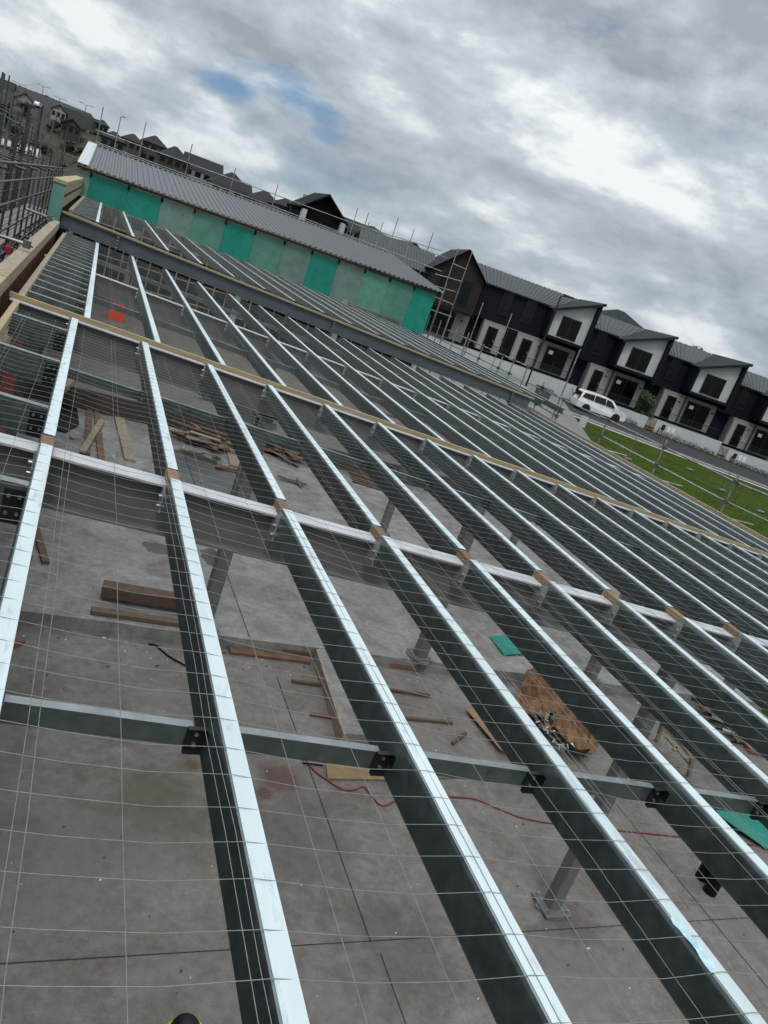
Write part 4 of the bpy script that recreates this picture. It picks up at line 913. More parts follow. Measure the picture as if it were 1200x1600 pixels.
p = atz(843,628,.3); t = thing('wheelie_bin',(p.x,p.y,.2),'dark grey bin standing by the forecourt wall','bin'); MB().add([(p.x-.4,p.y-.4,.2),(p.x+.4,p.y-.4,.2),(p.x+.4,p.y+.4,.2),(p.x-.4,p.y+.4,.2),(p.x-.5,p.y-.5,1.4),(p.x+.5,p.y-.5,1.4),(p.x+.5,p.y+.5,1.4),(p.x-.5,p.y+.5,1.4)],[(0,1,5,4),(1,2,6,5),(2,3,7,6),(3,0,4,7),(0,3,2,1),(4,5,6,7)]).build('bin_body', steeld, t); MB().box((p.x-.54,p.y-.54,1.41),(p.x+.54,p.y+.54,1.5)).build('lid', blackp, t)
# ---------------------------------------------------------------- townhouses along the street
def rthing(name, u, b, z, label, cat, group=None): return thing(name, row(u,b,z), label, cat, group, RROT)
def B(t, name, lo, hi, m): return MB().box(lo,hi).build(name, m, t, local=True)
def window(t, x0, x1, z0, z1, y, name='window', fw=.06, mull=(), trans=()):
    mb = MB(); mb.box((x0,y-.03,z0),(x0+fw,y+.06,z1)); mb.box((x1-fw,y-.03,z0),(x1,y+.06,z1)); mb.box((x0+fw,y-.03,z1-fw),(x1-fw,y+.06,z1)); mb.box((x0+fw,y-.03,z0),(x1-fw,y+.06,z0+fw))
    for q in mull: mb.box((q-fw/2,y-.025,z0+fw),(q+fw/2,y+.05,z1-fw))
    for q in trans: mb.box((x0+fw,y-.024,q-fw/2),(x1-fw,y+.05,q+fw/2))
    f = mb.build(name, framem, t, local=True)
    MB().box((x0+fw,y+.005,z0+fw),(x1-fw,y+.02,z1-fw)).build('pane', glass, f, local=True)
    return f
def balustrade(t, x0, x1, y, z0, h=1.0):
    mb = MB(); mb.box((x0,y-.025,z0+h-.05),(x1,y+.025,z0+h)); mb.box((x0,y-.02,z0+.06),(x1,y+.02,z0+.10))
    n = int((x1-x0)/.13)
    for i in range(n+1): x = x0+.02+(x1-x0-.04)*i/n; mb.box((x-.010,y-.010,z0),(x+.010,y+.010,z0+h-.05))
    return mb.build('balustrade', framem, t, local=True)
def roof_sheet(t, name, a, b, c, d, m, ribs=True, pit=.30):
    # a-b is the lower edge, d-c the upper one; ribs run up the slope
    mb = MB(); mb.sheet(a,b,c,d,.05)
    a,b,c,d = map(Vector,(a,b,c,d)); n = (b-a).cross(d-a).normalized()
    if n.z < 0: n = -n
    if ribs:
        k = int((b-a).length/pit)
        for i in range(1,k):
            p = a.lerp(b,i/k)+n*.03; q = d.lerp(c,i/k)+n*.03; mb.beam(p,q,.06,.055,n)
    return mb.build(name, m, t, local=True)
gfl = mat('pale_painted_brick', (.29,.285,.275), .85, 0, .08, 8)
def townhouse(u0, dz, wn, wg, label, doors, wins, stairs=True, plates=True):
    # local frame: x along the row, y away from the street, z up; origin at the left end of the wall line
    W = wn+wg+.4
    t = rthing('townhouse', u0, 0, dz, label, 'house', 'townhouses along the street')
    g0, g1, e = 1.5, 4.25, 7.35
    # back body
    B(t,'wall',(0,4.0,.9),(W-.38,13,e-.05), navyw)
    B(t,'ground_wall',(doors[0][0]-.55,3.0,g0),(wn+wg+.05,3.95,g1), gfw)
    if len(doors) > 1: 
        B(t,'entry_recess_shade',(doors[0][0]+1.75,2.97,g0),(doors[1][0]-.62,2.995,g1-.05), blackw)  # flat black panel painting in the shade of the entry
    B(t,'upper_wall',(0,3.3,g1+.01),(wn-.02,3.98,e-.02), navyw)
    x0, x1 = wn, wn+wg
    # projecting white gable with a sloping top edge
    zl, zh = e-.12, e+1.40
    MB().prismy([(x0,g1+.62),(x1,g1+.62),(x1,zh),(x0,zl)],1.9,1.98).build('gable_front', whitew, t, local=True)
    MB().prismy([(x0+.02,g1+.3),(x1-.02,g1+.3),(x1-.02,zh-.05),(x0+.02,zl-.05)],1.985,4.6).build('gable_body', navyw, t, local=True)
    MB().prismy([(x0-.22,g1+.35),(x0-.004,g1+.35),(x0-.004,zl+.05),(x0-.22,zl-.02)],1.55,4.2).build('side_fin', navyw, t, local=True)
    MB().prismy([(x1+.004,g1-.05),(x1+.34,g1-.05),(x1+.34,zh+.18),(x1+.004,zh+.06)],1.45,5.0).build('side_fin', navyw, t, local=True)
    B(t,'gable_sill',(x0-.22,1.5,g1+.35),(x1,1.97,g1+.60), navyw)
    sl = (zh-zl)/wg
    roof_sheet(t,'gable_roof',(x0-.45,1.25,zl-.45*sl+.10),(x0-.45,9.2,zl-.45*sl+.10),(x1+.5,9.2,zh+.5*sl+.10),(x1+.5,1.25,zh+.5*sl+.10),roofd,False)
    MB().add([(x0-.45,1.2,zl-.45*sl-.09),(x1+.5,1.2,zh+.5*sl-.09),(x1+.5,1.2,zh+.5*sl+.12),(x0-.45,1.2,zl-.45*sl+.12),(x0-.45,1.245,zl-.45*sl-.09),(x1+.5,1.245,zh+.5*sl-.09),(x1+.5,1.245,zh+.5*sl+.12),(x0-.45,1.245,zl-.45*sl+.12)],[(0,1,2,3),(7,6,5,4),(0,4,5,1),(1,5,6,2),(2,6,7,3),(3,7,4,0)]).build('barge_board', roofd, t, local=True)
    # main roof, ridge along the row
    rr = roof_sheet(t,'roof',(-.05,3.05,e),(x0+.6,3.05,e),(x0+wg+.3,8.4,e+1.62),(-.05,8.4,e+1.62),roofg)
    MB().box((-.05,3.0,e-.10),(x0-.24,3.1,e+.02)).build('gutter', roofd, rr, local=True)
    roof_sheet(t,'rear_roof',(x0+wg+.3,13.4,e-.1),(-.05,13.4,e-.1),(-.05,8.42,e+1.62),(x0+wg+.3,8.42,e+1.62),roofg)
    # openings
    wx = x0+wg*.24
    window(t, wx, wx+wg*.53, g1+.75, g1+2.65, 1.86, mull=(wx+wg*.26,))
    for q in wins: window(t, q, q+.95, g1+.85, g1+2.95, 3.26, trans=(g1+1.55,))
    s0 = x0+wg*.24
    sd_ = window(t, s0, s0+wg*.62, g0+.12, g0+2.42, 2.95, 'sliding_door', mull=(s0+wg*.31,))
    MB().box((s0+.28,2.90,g0+1.72),(s0+.72,2.915,g0+2.07)).build('notice', notice, sd_, local=True)
    for q in (x0-.08, x1-.30): B(t,'wall_light',(q,2.86,g0+1.95),(q+.22,2.99,g0+2.07), framem)
    for dx,_ in doors:
        B(t,'door_panel_wall',(dx-.5,2.90,g0),(dx+1.7,2.995,g1-.3), gfl)
        dr = window(t, dx, dx+1.0, g0+.05, g0+2.3, 2.86, 'door', .08)
        MB().box((dx+.84,2.80,g0+1.0),(dx+.88,2.83,g0+1.25)).build('handle', boltm, dr, local=True)
        MB().box((dx+1.85,2.84,g0),(dx+1.95,2.90,g1)).build('downpipe', framem, t, local=True)
        balustrade(t, dx+.15, dx+2.1, 1.3, g0-.2)
    balustrade(t, x0+.1, x1+.1, 1.25, g0-.2)
    B(t,'terrace',(0,.22,.2),(W-.35,2.95,1.28), earth if False else gfw)
    # white retaining wall with meter boxes, timber stairs at the left
    a0 = 1.05 if stairs else 0
    rw = rthing('retaining_wall', u0+a0, 0, dz, 'white rendered retaining wall in front of the '+label.split(' with ')[0].split(',')[0], 'wall', 'white walls along the street')
    B(rw,'wall_body',(0,0,-.9),(W-a0-.02,.2,1.36), whitew)
    if plates:
        B(rw,'letterbox',(.62,-.05,.62),(.98,-.004,1.14), framem)
        for q in (1.22,1.68): 
            MB().box((q,-.03,.60),(q+.36,-.004,1.12)).build('meter_box', notice, rw, local=True)
    if stairs:
        s_ = rthing('timber_stairs', u0+.02, 0, dz, 'orange timber stairs climbing beside the '+label.split(' with ')[0].split(',')[0], 'stairs', 'timber stairs along the street')
        for k in range(6):
            MB().box((.04,-.9+k*.30,-.2+k*.25),(1.0,-.62+k*.30,-.1+k*.25)).build('step', orangew, s_, local=True)
            MB().box((.05,-.63+k*.30,-.32+k*.25),(.99,-.60+k*.30,-.102+k*.25)).build('riser', orangew, s_, local=True)
        for q in (.02,1.0): MB().box((q-.03,-1.0,-.5),(q+.03,.95,1.2) if False else (q+.03,-.95,.9)).build('post', framem, s_, local=True)
        mb = MB(); mb.tube([(.0,-.95,.9),(.0,.9,2.3)],.025,6); mb.build('handrail', framem, s_, local=True)
    return t
townhouse(-27.0, .52, 7.2, 3.65, 'wide navy townhouse with two doors and the first white gable', [(2.0,0),(5.5,0)], [2.4,4.75], stairs=False, plates=False)
townhouse(-16.12, .0, 3.72, 4.0, 'navy townhouse with a white gable behind the white van, second white gable', [(2.4,0)], [1.5])
townhouse(-8.06, .0, 3.70, 4.05, 'navy townhouse with a white gable right of the small tree, third white gable', [(2.4,0)], [1.5])
townhouse(.02, -.38, 3.72, 4.0, 'navy townhouse cut by the right edge, fourth white gable', [(2.4,0)], [1.5])
# brown gable house at the left end
t = rthing('townhouse', -31.9, 0, .5, 'dark brown gabled townhouse at the left end of the street row', 'house', 'townhouses along the street')
g0, g1 = 1.5, 4.25
MB().prismy([(0.1,g1),(4.9,g1),(4.9,7.25),(2.6,9.35),(.1,7.05)],2.0,12).build('gable_wall', brownw, t, local=True)
B(t,'ground_wall',(0.05,3.0,g0),(4.95,11.5,g1-.01), gfw); B(t,'terrace',(0,.22,.2),(4.9,2.95,1.3), gfw)
roof_sheet(t,'roof',(-.25,1.5,6.85),(-.25,12.3,6.85),(2.6,12.3,9.46),(2.6,1.5,9.46),roofd,False)
roof_sheet(t,'roof',(5.2,12.3,7.08),(5.2,1.5,7.08),(2.62,1.5,9.46),(2.62,12.3,9.46),roofd,False)
window(t,3.0,4.05,g1+.5,g1+2.7,1.96); window(t,.9,1.8,g1+.6,g1+2.4,1.96)
window(t,.7,3.6,g0+.1,g0+2.4,2.95,'sliding_door',mull=(2.1,)); B(t,'wall_light',(4.2,2.88,g0+1.9),(4.4,2.99,g0+2.0),framem)
balustrade(t,.2,4.8,1.25,g0-.2); B(t,'canopy',(0,1.4,g1-.22),(4.95,1.99,g1-.02), navyw)
rw = rthing('retaining_wall', -33, 0, .5, 'white rendered wall in front of the dark brown gabled townhouse', 'wall', 'white walls along the street'); B(rw,'wall_body',(0,0,-.9),(5.95,.2,1.36),whitew)
# grey roofed unit behind the brown gable
t = rthing('townhouse', -38.5, 3, .9, 'grey roofed house half hidden behind the brown gable', 'house')
B(t,'wall',(0,2,0),(7.2,11,6.0), farg); roof_sheet(t,'roof',(-.3,1.6,6.0),(7.4,1.6,6.0),(7.4,6.6,8.0),(-.3,6.6,8.0),roofg); roof_sheet(t,'rear_roof',(7.4,11.4,6.0),(-.3,11.4,6.0),(-.3,6.62,8.0),(7.4,6.62,8.0),roofg); window(t,1,2.4,3.6,5.2,1.96)
# ---------------------------------------------------------------- houses on the hill, each its own
def far_house(u0, u1, va, Y, hw, label, style='hip', m=farg, rm=roofd, dep=9, pitch=.5, wins=3, zoff=0, storeys=2, rz=0):
    pa, pb, pk = aty(u0,va,Y), aty(u1,va,Y), aty((u0+u1)/2,va,Y)
    wdt = pb.x-pa.x; zt = pk.z+zoff; rh = min(wdt,dep)*.5*pitch; ze = zt-rh; zb = ze-hw
    t = thing('house', (pk.x,Y,zb), label, 'house', 'houses on the hillside', rz)
    h = wdt/2; o = .45
    MB().box((-h,0,-6),(h,dep,hw)).build('wall', m, t, local=True)
    mb = MB()
    if style == 'hip':
        k = max(.4,h-dep/2)
        v = [(-h-o,-o,hw-.1),(h+o,-o,hw-.1),(h+o,dep+o,hw-.1),(-h-o,dep+o,hw-.1),(-k,dep/2,hw+rh),(k,dep/2,hw+rh)]
        mb.add(v,[(0,1,5,4),(1,2,5),(2,3,4,5),(3,0,4),(3,2,1,0)])
    elif style == 'gable':      # gable end towards us
        v = [(-h-o,-o,hw-.1),(0,-o,hw+rh+.1),(h+o,-o,hw-.1),(h+o,-o,hw-.32),(0,-o,hw+rh-.14),(-h-o,-o,hw-.32)]
        v = v+[(x,dep+o,z) for x,_,z in v]
        mb.add(v,[(i,(i+1)%6,6+(i+1)%6,6+i) for i in range(6)]+[(5,4,1,0),(4,3,2,1),(6,7,10,11),(7,8,9,10)])
        MB().prismy([(-h,hw),(h,hw),(0,hw+rh-.16)],.02,dep-.02).build('gable_wall', m, t, local=True)
    else:                       # ridge across
        v = [(-h-o,-o,hw-.1),(h+o,-o,hw-.1),(h+o,dep/2,hw+rh),(-h-o,dep/2,hw+rh),(h+o,dep+o,hw-.1),(-h-o,dep+o,hw-.1)]
        mb.add(v,[(0,1,2,3),(3,2,4,5),(5,4,1,0),(0,3,5),(1,4,2)])
        MB().prismx([(.02,hw),(dep-.02,hw),(dep/2,hw+rh-.06)],-h,h).build('gable_wall', m, t, local=True)
    mb.build('roof', rm, t, local=True)
    for s_ in range(storeys):
        z0 = hw-1.9-s_*2.7
        for i in range(wins):
            x = -h+wdt*(i+.5)/wins; ww = min(.9,wdt/wins*.32)
            window(t, x-ww, x+ww, z0, z0+1.3, -.04, fw=.09)
    MB().box((-h,-.10,hw-.34),(h,-.02,hw-.14)).build('fascia', whitew if m is farw else roofd, t, local=True)
    return t
FH = [(-16,22,121,320,4.6,'pale two storey house with a dark roof at the left edge of the hill','side',farg,roofh,.9),
 (22,60,146,310,2.7,'low house with a pale gable end on the left of the hill','gable',farw,roofh,.75),
 (56,88,147,335,3.0,'dark roofed brick house behind the pale gable end','hip',farb,roofh,1.0),
 (82,106,164,300,2.8,'small house with a pale gable by the parked white car','gable',farw,roofh,.8),
 (98,158,176,300,2.6,'long low house with a charcoal roof on the hillside','side',farw,roofh,.75),
 (160,200,204,205,5.6,'grey hip roofed house just above the corrugated roof, leftmost','hip',farg,roofh,.7),
 (192,228,208,240,5.4,'grey house with a low hip roof, second from the corrugated roof corner','hip',farg,roofh,.7),
 (224,266,211,250,7.2,'tall two storey house with small white upper windows','hip',farg,roofh,.7),
 (252,304,228,215,6.2,'brown two storey house with a dark hip roof beside the tall one','hip',farb,roofh,.75),
 (292,354,247,225,6.0,'long house with a grey ridge roof and a white end','side',farw,roofh,.7),
 (334,406,270,190,5.6,'house with a broad black hip roof','hip',farw,roofh,.7),
 (396,450,299,180,5.6,'grey hip roofed house left of the black gable','hip',farg,roofh,.7),
 (438,476,312,170,5.4,'smaller grey roofed house touching the black gable','hip',farg,roofh,.7),
 (546,592,348,150,5.6,'white house with a dark ridge roof right of the black gable','side',farw,roofh,.7),
 (588,626,366,138,5.6,'white house with a dark roof behind the scaffold uprights','side',farw,roofh,.7),
 (616,682,381,120,5.8,'white house with a dark front gable and grey lower roof','gable',farw,roofh,.55),
 (352,398,281,250,6,'dark house roof between the broad black hip roof and the long grey one','side',farg,roofh,.6),
 (272,300,238,280,6,'dark roof peeking behind the brown two storey house','hip',farb,roofh,.8),
 (150,172,186,300,4,'dark roof at the right end of the long low house','hip',farg,roofh,.8),
 (470,486,320,160,5.4,'narrow dark house touching the left fin of the black gable','hip',farb,roofh,.7),
 (584,606,356,165,6,'dark roofed house farther back right of the black gable','hip',farg,roofh,.7),
 (-20,10,150,265,3,'dark roofed garage block low at the left edge','side',farb,roofh,.6),
 (0,34,170,285,3,'dark brown house below the pale gable at the left edge','side',farb,roofh,.8),
 (98,130,186,280,2.6,'brick house with a dark front gable below the long low house','gable',farb,roofh,.7)]
for a in FH: far_house(*a[:9], pitch=a[9], dep=11, wins=4 if a[1]-a[0]>45 else 3, storeys=2 if a[4]>4 else 1)
# near-black gable with white fins
p0, p1, pk = aty(476,345,150), aty(547,345,150), aty(514,307,150)
wd_ = (p1.x-p0.x)*.93; t = thing('house',(pk.x,150,pk.z-9.6),'black gabled house with white side fins rising above the corrugated roof','house','houses on the hillside'); h = wd_/2
MB().prismy([(-h,-5),(h,-5),(h,6.2),(0,9.4),(-h,6.2)],0,11).build('gable_wall', blackw, t, local=True)
for s_,nm in ((-1,0),(1,0)):
    MB().box((s_*h-.45,-1.3,-4),(s_*h+.45,-.01,6.0)).build('white_fin', whitew, t, local=True)
    MB().sheet((s_*(h+.9),-1.5,6.0),(s_*(h+.9),11.3,6.0),(0,11.3,9.75),(0,-1.5,9.75),.3).build('roof', blackw, t, local=True)
window(t,-h*.62,h*.62,1.2,4.6,-.05,mull=(0,))
# hip roofs behind the white gables
def hip_behind(u, b, w_, d_, z, hgt, label, m=farg, rm=roofg):
    t = rthing('house', u, b, 0, label, 'house', 'houses behind the street row')
    B(t,'wall',(0,0,.5),(w_,d_,z), m); k = d_/2
    MB().add([(-.5,-.5,z-.1),(w_+.5,-.5,z-.1),(w_+.5,d_+.5,z-.1),(-.5,d_+.5,z-.1),(k,d_/2,z+hgt),(w_-k,d_/2,z+hgt)],[(0,1,5,4),(1,2,5),(2,3,4,5),(3,0,4),(3,2,1,0)]).build('roof', rm, t, local=True)
    window(t,w_*.3,w_*.3+1.5,z-2,z-.7,-.04)
    return t
hip_behind(-9.0,24,11,10,8.3,2.7,'house with a broad grey hip roof behind the second white gable', rm=roofh)
# ---------------------------------------------------------------- vehicles
def wheel(t, x, y, r, w_):
    mb = MB(); n = 18; pf = [(.62,0),(.95,.0),(1,.18),(1,.82),(.95,1),(.62,1)]
    vs = [(x+math.cos(2*PI*i/n)*r*a, y+(b-.5)*w_, r+math.sin(2*PI*i/n)*r*a) for i in range(n) for a,b in pf]; k = len(pf)
    mb.add(vs,[(i*k+q,i*k+(q+1)%k,((i+1)%n)*k+(q+1)%k,((i+1)%n)*k+q) for i in range(n) for q in range(k)])
    o = MB(); wl = mb.build('wheel', tyre, t, local=True)
    s_ = 1 if y > 0 else -1
    rm_ = MB(); rm_.tube([(x,y-s_*w_*.1,r),(x,y+s_*w_*.42,r)], r*.63, 14); rm_.build('rim', rimm, wl, local=True)
    hb = MB()
    for i in range(5):
        a_ = 2*PI*i/5; hb.beam((x,y+s_*w_*.44,r),(x+math.cos(a_)*r*.58,y+s_*w_*.44,r+math.sin(a_)*r*.58),.06,.03,(0,1,0))
    hb.build('spoke', tyre, wl, local=True)
def car(loc, rz, label, prof, glassp, L, W, wb, r=.33, paint=carw, group=None):
    t = thing('parked_car', loc, label, 'car', group, rz)
    def loft(poly, hw0, zt0, zt1, narrow):
        mb = MB(); ys = []
        def wat(z): return hw0*(1-narrow*max(0,min(1,(z-zt0)/(zt1-zt0)))) * (1-.10*max(0,min(1,(.55-z)/.4)))
        n = len(poly)
        rings = []
        for f_,ins in ((-1,0),(-.93,-.035),(.93,-.035),(1,0)):
            rings.append([(x*(1-(0 if abs(f_)<1 else .012)), f_*wat(z), z-(0 if abs(f_)<1 else .012)) for x,z in poly])
        vs = [p for rg in rings for p in rg]
        fs = [(k*n+i,k*n+(i+1)%n,(k+1)*n+(i+1)%n,(k+1)*n+i) for k in range(3) for i in range(n)]+[tuple(range(n-1,-1,-1)),tuple(range(3*n,4*n))]
        return mb.add(vs,fs), wat
    zmax = max(z for _,z in prof); mb, wat = loft(prof, W/2, .95, zmax, .20)
    b = mb.build('body', paint, t, local=True)
    for s_ in (-1,1):
        for gp in glassp:
            g_ = MB(); n = len(gp)
            v = [(x, s_*(wat(z)+.004), z) for x,z in gp]+[(x, s_*(wat(z)-.03), z) for x,z in gp]
            g_.add(v,[tuple(range(n)),tuple(range(2*n-1,n-1,-1))]+[(i,n+i,n+(i+1)%n,(i+1)%n) for i in range(n)]).build('side_window', glass, t, local=True)
        for x in (-wb/2,wb/2):
            ar = MB(); ar.tube([(x,s_*(W/2-.22),r+.02),(x,s_*(W/2-.002),r+.02)], r*1.18, 16); ar.build('wheel_arch', blackp, t, local=True)
            wheel(t, x, s_*(W/2-.10), r, .22)
        MB().box((L/2-.42,s_*(W/2-.36)-.16,.66),(L/2-.06,s_*(W/2-.36)+.16,.84)).build('headlight', lampm, t, local=True)
        MB().box((-L/2-.012,s_*(W/2-.2)-.12,.85),(-L/2+.12,s_*(W/2-.2)+.12,1.25)).build('tail_light', rearl, t, local=True)
        MB().box((L*.20,s_*(W/2+.08)-.08,1.0),(L*.20+.1,s_*(W/2+.08)+.08,1.16)).build('mirror', paint, t, local=True)
        MB().box((-.25,s_*(W/2+.006)-.012,.90),(-.05,s_*(W/2+.006)+.012,.93)).build('handle', rimm, t, local=True)
    return t, wat
VP = [(-2.38,.35),(-2.40,.85),(-2.30,1.15),(-2.12,1.62),(-1.95,1.72),(-.9,1.78),(.3,1.74),(.75,1.66),(1.45,1.12),(1.62,1.04),(2.15,.92),(2.36,.76),(2.40,.45),(2.30,.28),(-2.25,.26)]
VG = [[(-2.12,1.18),(-1.98,1.58),(-1.05,1.64),(-1.0,1.14)],[(-.93,1.14),(-.96,1.64),(.05,1.64),(.12,1.12)],[(.20,1.12),(.12,1.64),(.58,1.58),(1.12,1.10)]]
vu, vb = -14.7, -4.2; vp = row(vu, vb, 0); vz = gz(vp.x,vp.y)+.03
t, wat = car((vp.x,vp.y,vz), RROT, 'white people carrier parked on the street below the second white gable', VP, VG, 4.8, 1.85, 2.9)
MB().add([(.80,-.66,1.63),(1.42,-.80,1.14),(1.42,.80,1.14),(.80,.66,1.63),(.815,-.66,1.645),(1.435,-.80,1.155),(1.435,.80,1.155),(.815,.66,1.645)],[(0,1,2,3),(7,6,5,4),(0,4,5,1),(1,5,6,2),(2,6,7,3),(3,7,4,0)]).build('windscreen', glass, t, local=True)
MB().add([(-2.34,-.72,1.18),(-2.18,-.64,1.56),(-2.18,.64,1.56),(-2.34,.72,1.18),(-2.30,-.72,1.16),(-2.14,-.64,1.54),(-2.14,.64,1.54),(-2.30,.72,1.16)],[(0,1,2,3),(7,6,5,4),(0,4,5,1),(1,5,6,2),(2,6,7,3),(3,7,4,0)]).build('rear_window', glass, t, local=True)
CP = [(-2.1,.3),(-2.15,.85),(-1.95,1.02),(-1.35,1.46),(-.3,1.5),(.25,1.45),(.95,1.0),(1.9,.86),(2.1,.6),(2.05,.28)]
CG = [[(-1.55,1.06),(-1.2,1.38),(-.5,1.42),(-.5,1.04)],[(-.42,1.04),(-.42,1.42),(.15,1.38),(.62,1.02)]]
UT = [(-2.6,.35),(-2.62,1.0),(-.55,1.02),(-.50,1.0),(-.35,1.72),(.5,1.76),(1.05,1.15),(2.3,1.02),(2.5,.75),(2.45,.35)]
UG = [[(-.28,1.12),(-.20,1.60),(.42,1.64),(.85,1.16)]]
VN = [(-2.6,.35),(-2.62,1.0),(-2.55,2.0),(-2.4,2.2),(1.2,2.2),(1.9,1.35),(2.5,1.05),(2.6,.7),(2.55,.35)]
VNG = [[(.55,1.3),(.55,1.95),(1.12,1.95),(1.6,1.32)]]
far_cars = [(12,272,230,.4,VN,VNG,'white van at the left edge of the far street'),(38,262,232,.3,UT,UG,'white utility truck beside the far white van'),(45,240,236,2.9,VN,VNG,'tall white van parked behind the utility truck on the far street'),(27,243,238,.2,CP,CG,'small white car between the far white vans'),(6,258,234,3.0,CP,CG,'white car partly hidden by the left scaffold tubes'),(118,206,268,1.7,UT,UG,'white utility truck in front of the long low house'),(55,189,310,1.4,CP,CG,'white car parked on the drive of the pale gable house')]
for u,v,Y,rz,pf,gp,l in far_cars:
    p = aty(u,v,Y); z = gz(p.x,p.y)+.15
    car((p.x,Y,z), rz, l, pf, gp, 5.1 if pf is not CP else 4.2, 1.9, 3.0 if pf is not CP else 2.6, .36, carw, 'cars on the far street')
# ---------------------------------------------------------------- street lamps
def lamp(u,v,Y,label,double=True,m=tubed,arm=1.6,name='street_lamp'):
    p = aty(u,v,Y); z = gz(p.x,Y)
    t = thing(name,(p.x,Y,z),label,'street lamp','street lamps')
    k = .07 if Y < 100 else .10
    MB().tube([(p.x,Y,z),(p.x,Y,p.z)],[k*1.2,k*.8],8).build('pole',m,t)
    for s_ in ((-1,1) if double else (1,)):
        MB().tube([(p.x,Y,p.z-.05),(p.x+s_*arm,Y,p.z+.12)],k*.6,6).build('arm',m,t)
        MB().box((p.x+s_*arm-.45,Y-.15,p.z+.06),(p.x+s_*arm+.45,Y+.15,p.z+.2)).build('lamp_head',m,t)
lamp(31,131,300,'double armed street lamp above the left edge house'); lamp(68,135,305,'double armed street lamp beside the brick house'); lamp(94,154,300,'double armed street lamp behind the tall scaffold upright'); lamp(135,164,270,'double armed street lamp above the long low house'); lamp(189,182,215,'single armed street lamp above the leftmost grey hip roof',False,arm=.8)
lamp(877,462,56,'black street lamp standing before the first white gable',False,framem,.7); lamp(475,305,165,'thin lamp pole beside the black gabled house',False,arm=.3)
# ---------------------------------------------------------------- plants
def leafball(mb, c, rx, ry, rz_, n, s, rnd):
    for i in range(n):
        v = Vector((rnd.gauss(0,1),rnd.gauss(0,1),rnd.gauss(0,1))).normalized()*(rnd.random()**.4)
        p = Vector((c[0]+v.x*rx,c[1]+v.y*ry,c[2]+v.z*rz_))
        a_ = Vector((rnd.uniform(-1,1),rnd.uniform(-1,1),rnd.uniform(-1,1))).normalized(); b_ = a_.orthogonal().normalized(); q = s*rnd.uniform(.6,1.4)
        mb.add([p-a_*q,p+b_*q*.5,p+a_*q,p-b_*q*.5],[(0,1,2,3)])
def tree(x, y, h, rad, label, m=leafd, n=1400, s=.12, seed=1, lobes=7, trunk=.35, group=None, name='tree'):
    rnd = random.Random(seed); z = gz(x,y); t = thing(name,(x,y,z),label,'tree' if name=='tree' else 'shrub',group)
    tk = MB(); tk.tube([(x,y,z-.2),(x+.05,y,z+h*trunk),(x,y+.05,z+h*.8)],[rad*.09,rad*.07,rad*.02],7)
    for k in range(4):
        an = rnd.uniform(0,6.3); tk.tube([(x,y,z+h*(trunk+.08*k)),(x+math.cos(an)*rad*.6,y+math.sin(an)*rad*.6,z+h*(trunk+.12*k+.2))],[rad*.04,rad*.01],5)
    tk.build('trunk', bark, t); cb = MB()
    for k in range(lobes):
        an = rnd.uniform(0,6.3); rr = rnd.uniform(0,.6)*rad; zz_ = z+h*(trunk+(1-trunk)*rnd.uniform(.15,.8))
        leafball(cb,(x+math.cos(an)*rr,y+math.sin(an)*rr,zz_),rad*rnd.uniform(.35,.6),rad*rnd.uniform(.35,.6),h*rnd.uniform(.12,.22),n//lobes,s,rnd)
    cb.build('crown', m, t, fix=False)
q = row(-8.5,.9,0); tree(q.x,q.y,3.6,1.35,'small bushy tree beside the timber stairs between two townhouses',leafm,2200,.11,3,9,.15)
for u,v,Y,h,rd,l in ((1062,523,110,11,6,'dark round tree top showing behind the third white gable'),(1085,532,118,9,5,'lower dark tree behind the roofs right of the round one')):
    p = aty(u,v,Y); z = gz(p.x,p.y); tree(p.x,p.y,p.z-z,rd,l,leafd,2600,.34,int(u),10,.3)
for i,(u,v,Y,l) in enumerate(((30,196,262,'dark round bush on the verge of the far street, nearest the left edge'),(22,208,255,'low green bush below the dark round one'),(57,216,246,'dark street tree behind the far white vans'),(145,222,235,'green bush beside the corner of the corrugated roof'),(70,215,250,'dark bush right of the far street tree'),(40,172,290,'dark bush before the dark brown house'),(85,196,285,'dark bush on the bank below the small pale gable'),(108,215,262,'dark bush beside the white utility truck'),(12,186,275,'dark bush at the left edge below the houses'),(132,212,255,'dark bush between the truck and the roof corner'))):
    p = aty(u,v,Y); tree(p.x,Y,3.4+1.2*(i%2),2.6,l,leafd if i%2==0 else leafm,900,.28,20+i,6,.1,'bushes on the far street','shrub' if i!=2 else 'tree')
rnd = random.Random(31)
def hedge(u0,u1,label,seed):
    rn = random.Random(seed); c = row((u0+u1)/2,-.7,0); t = thing('hedge',(c.x,c.y,gz(c.x,c.y)),label,'hedge','hedges at the foot of the white walls'); mb = MB(); st_ = MB()
    u = u0
    while u < u1:
        q = row(u,-.62-rn.uniform(0,.3),0); z = gz(q.x,q.y); hh = rn.uniform(.28,.5)
        leafball(mb,(q.x,q.y,z+hh*.5),.30,.30,hh*.75,80,.055,rn)
        st_.tube([(q.x,q.y,z-.05),(q.x,q.y,z+hh*.7)],.015,4); u += .25
    mb.build('foliage', leafm, t, fix=False); st_.build('stem', bark, t)
hedge(-7.0,-.6,'long dark hedge of small shrubs below the third white gable',5); hedge(1.1,8,'hedge of small shrubs below the fourth white gable at the right edge',6); hedge(-13.5,-9.2,'low hedge below the wall behind the white van',7)
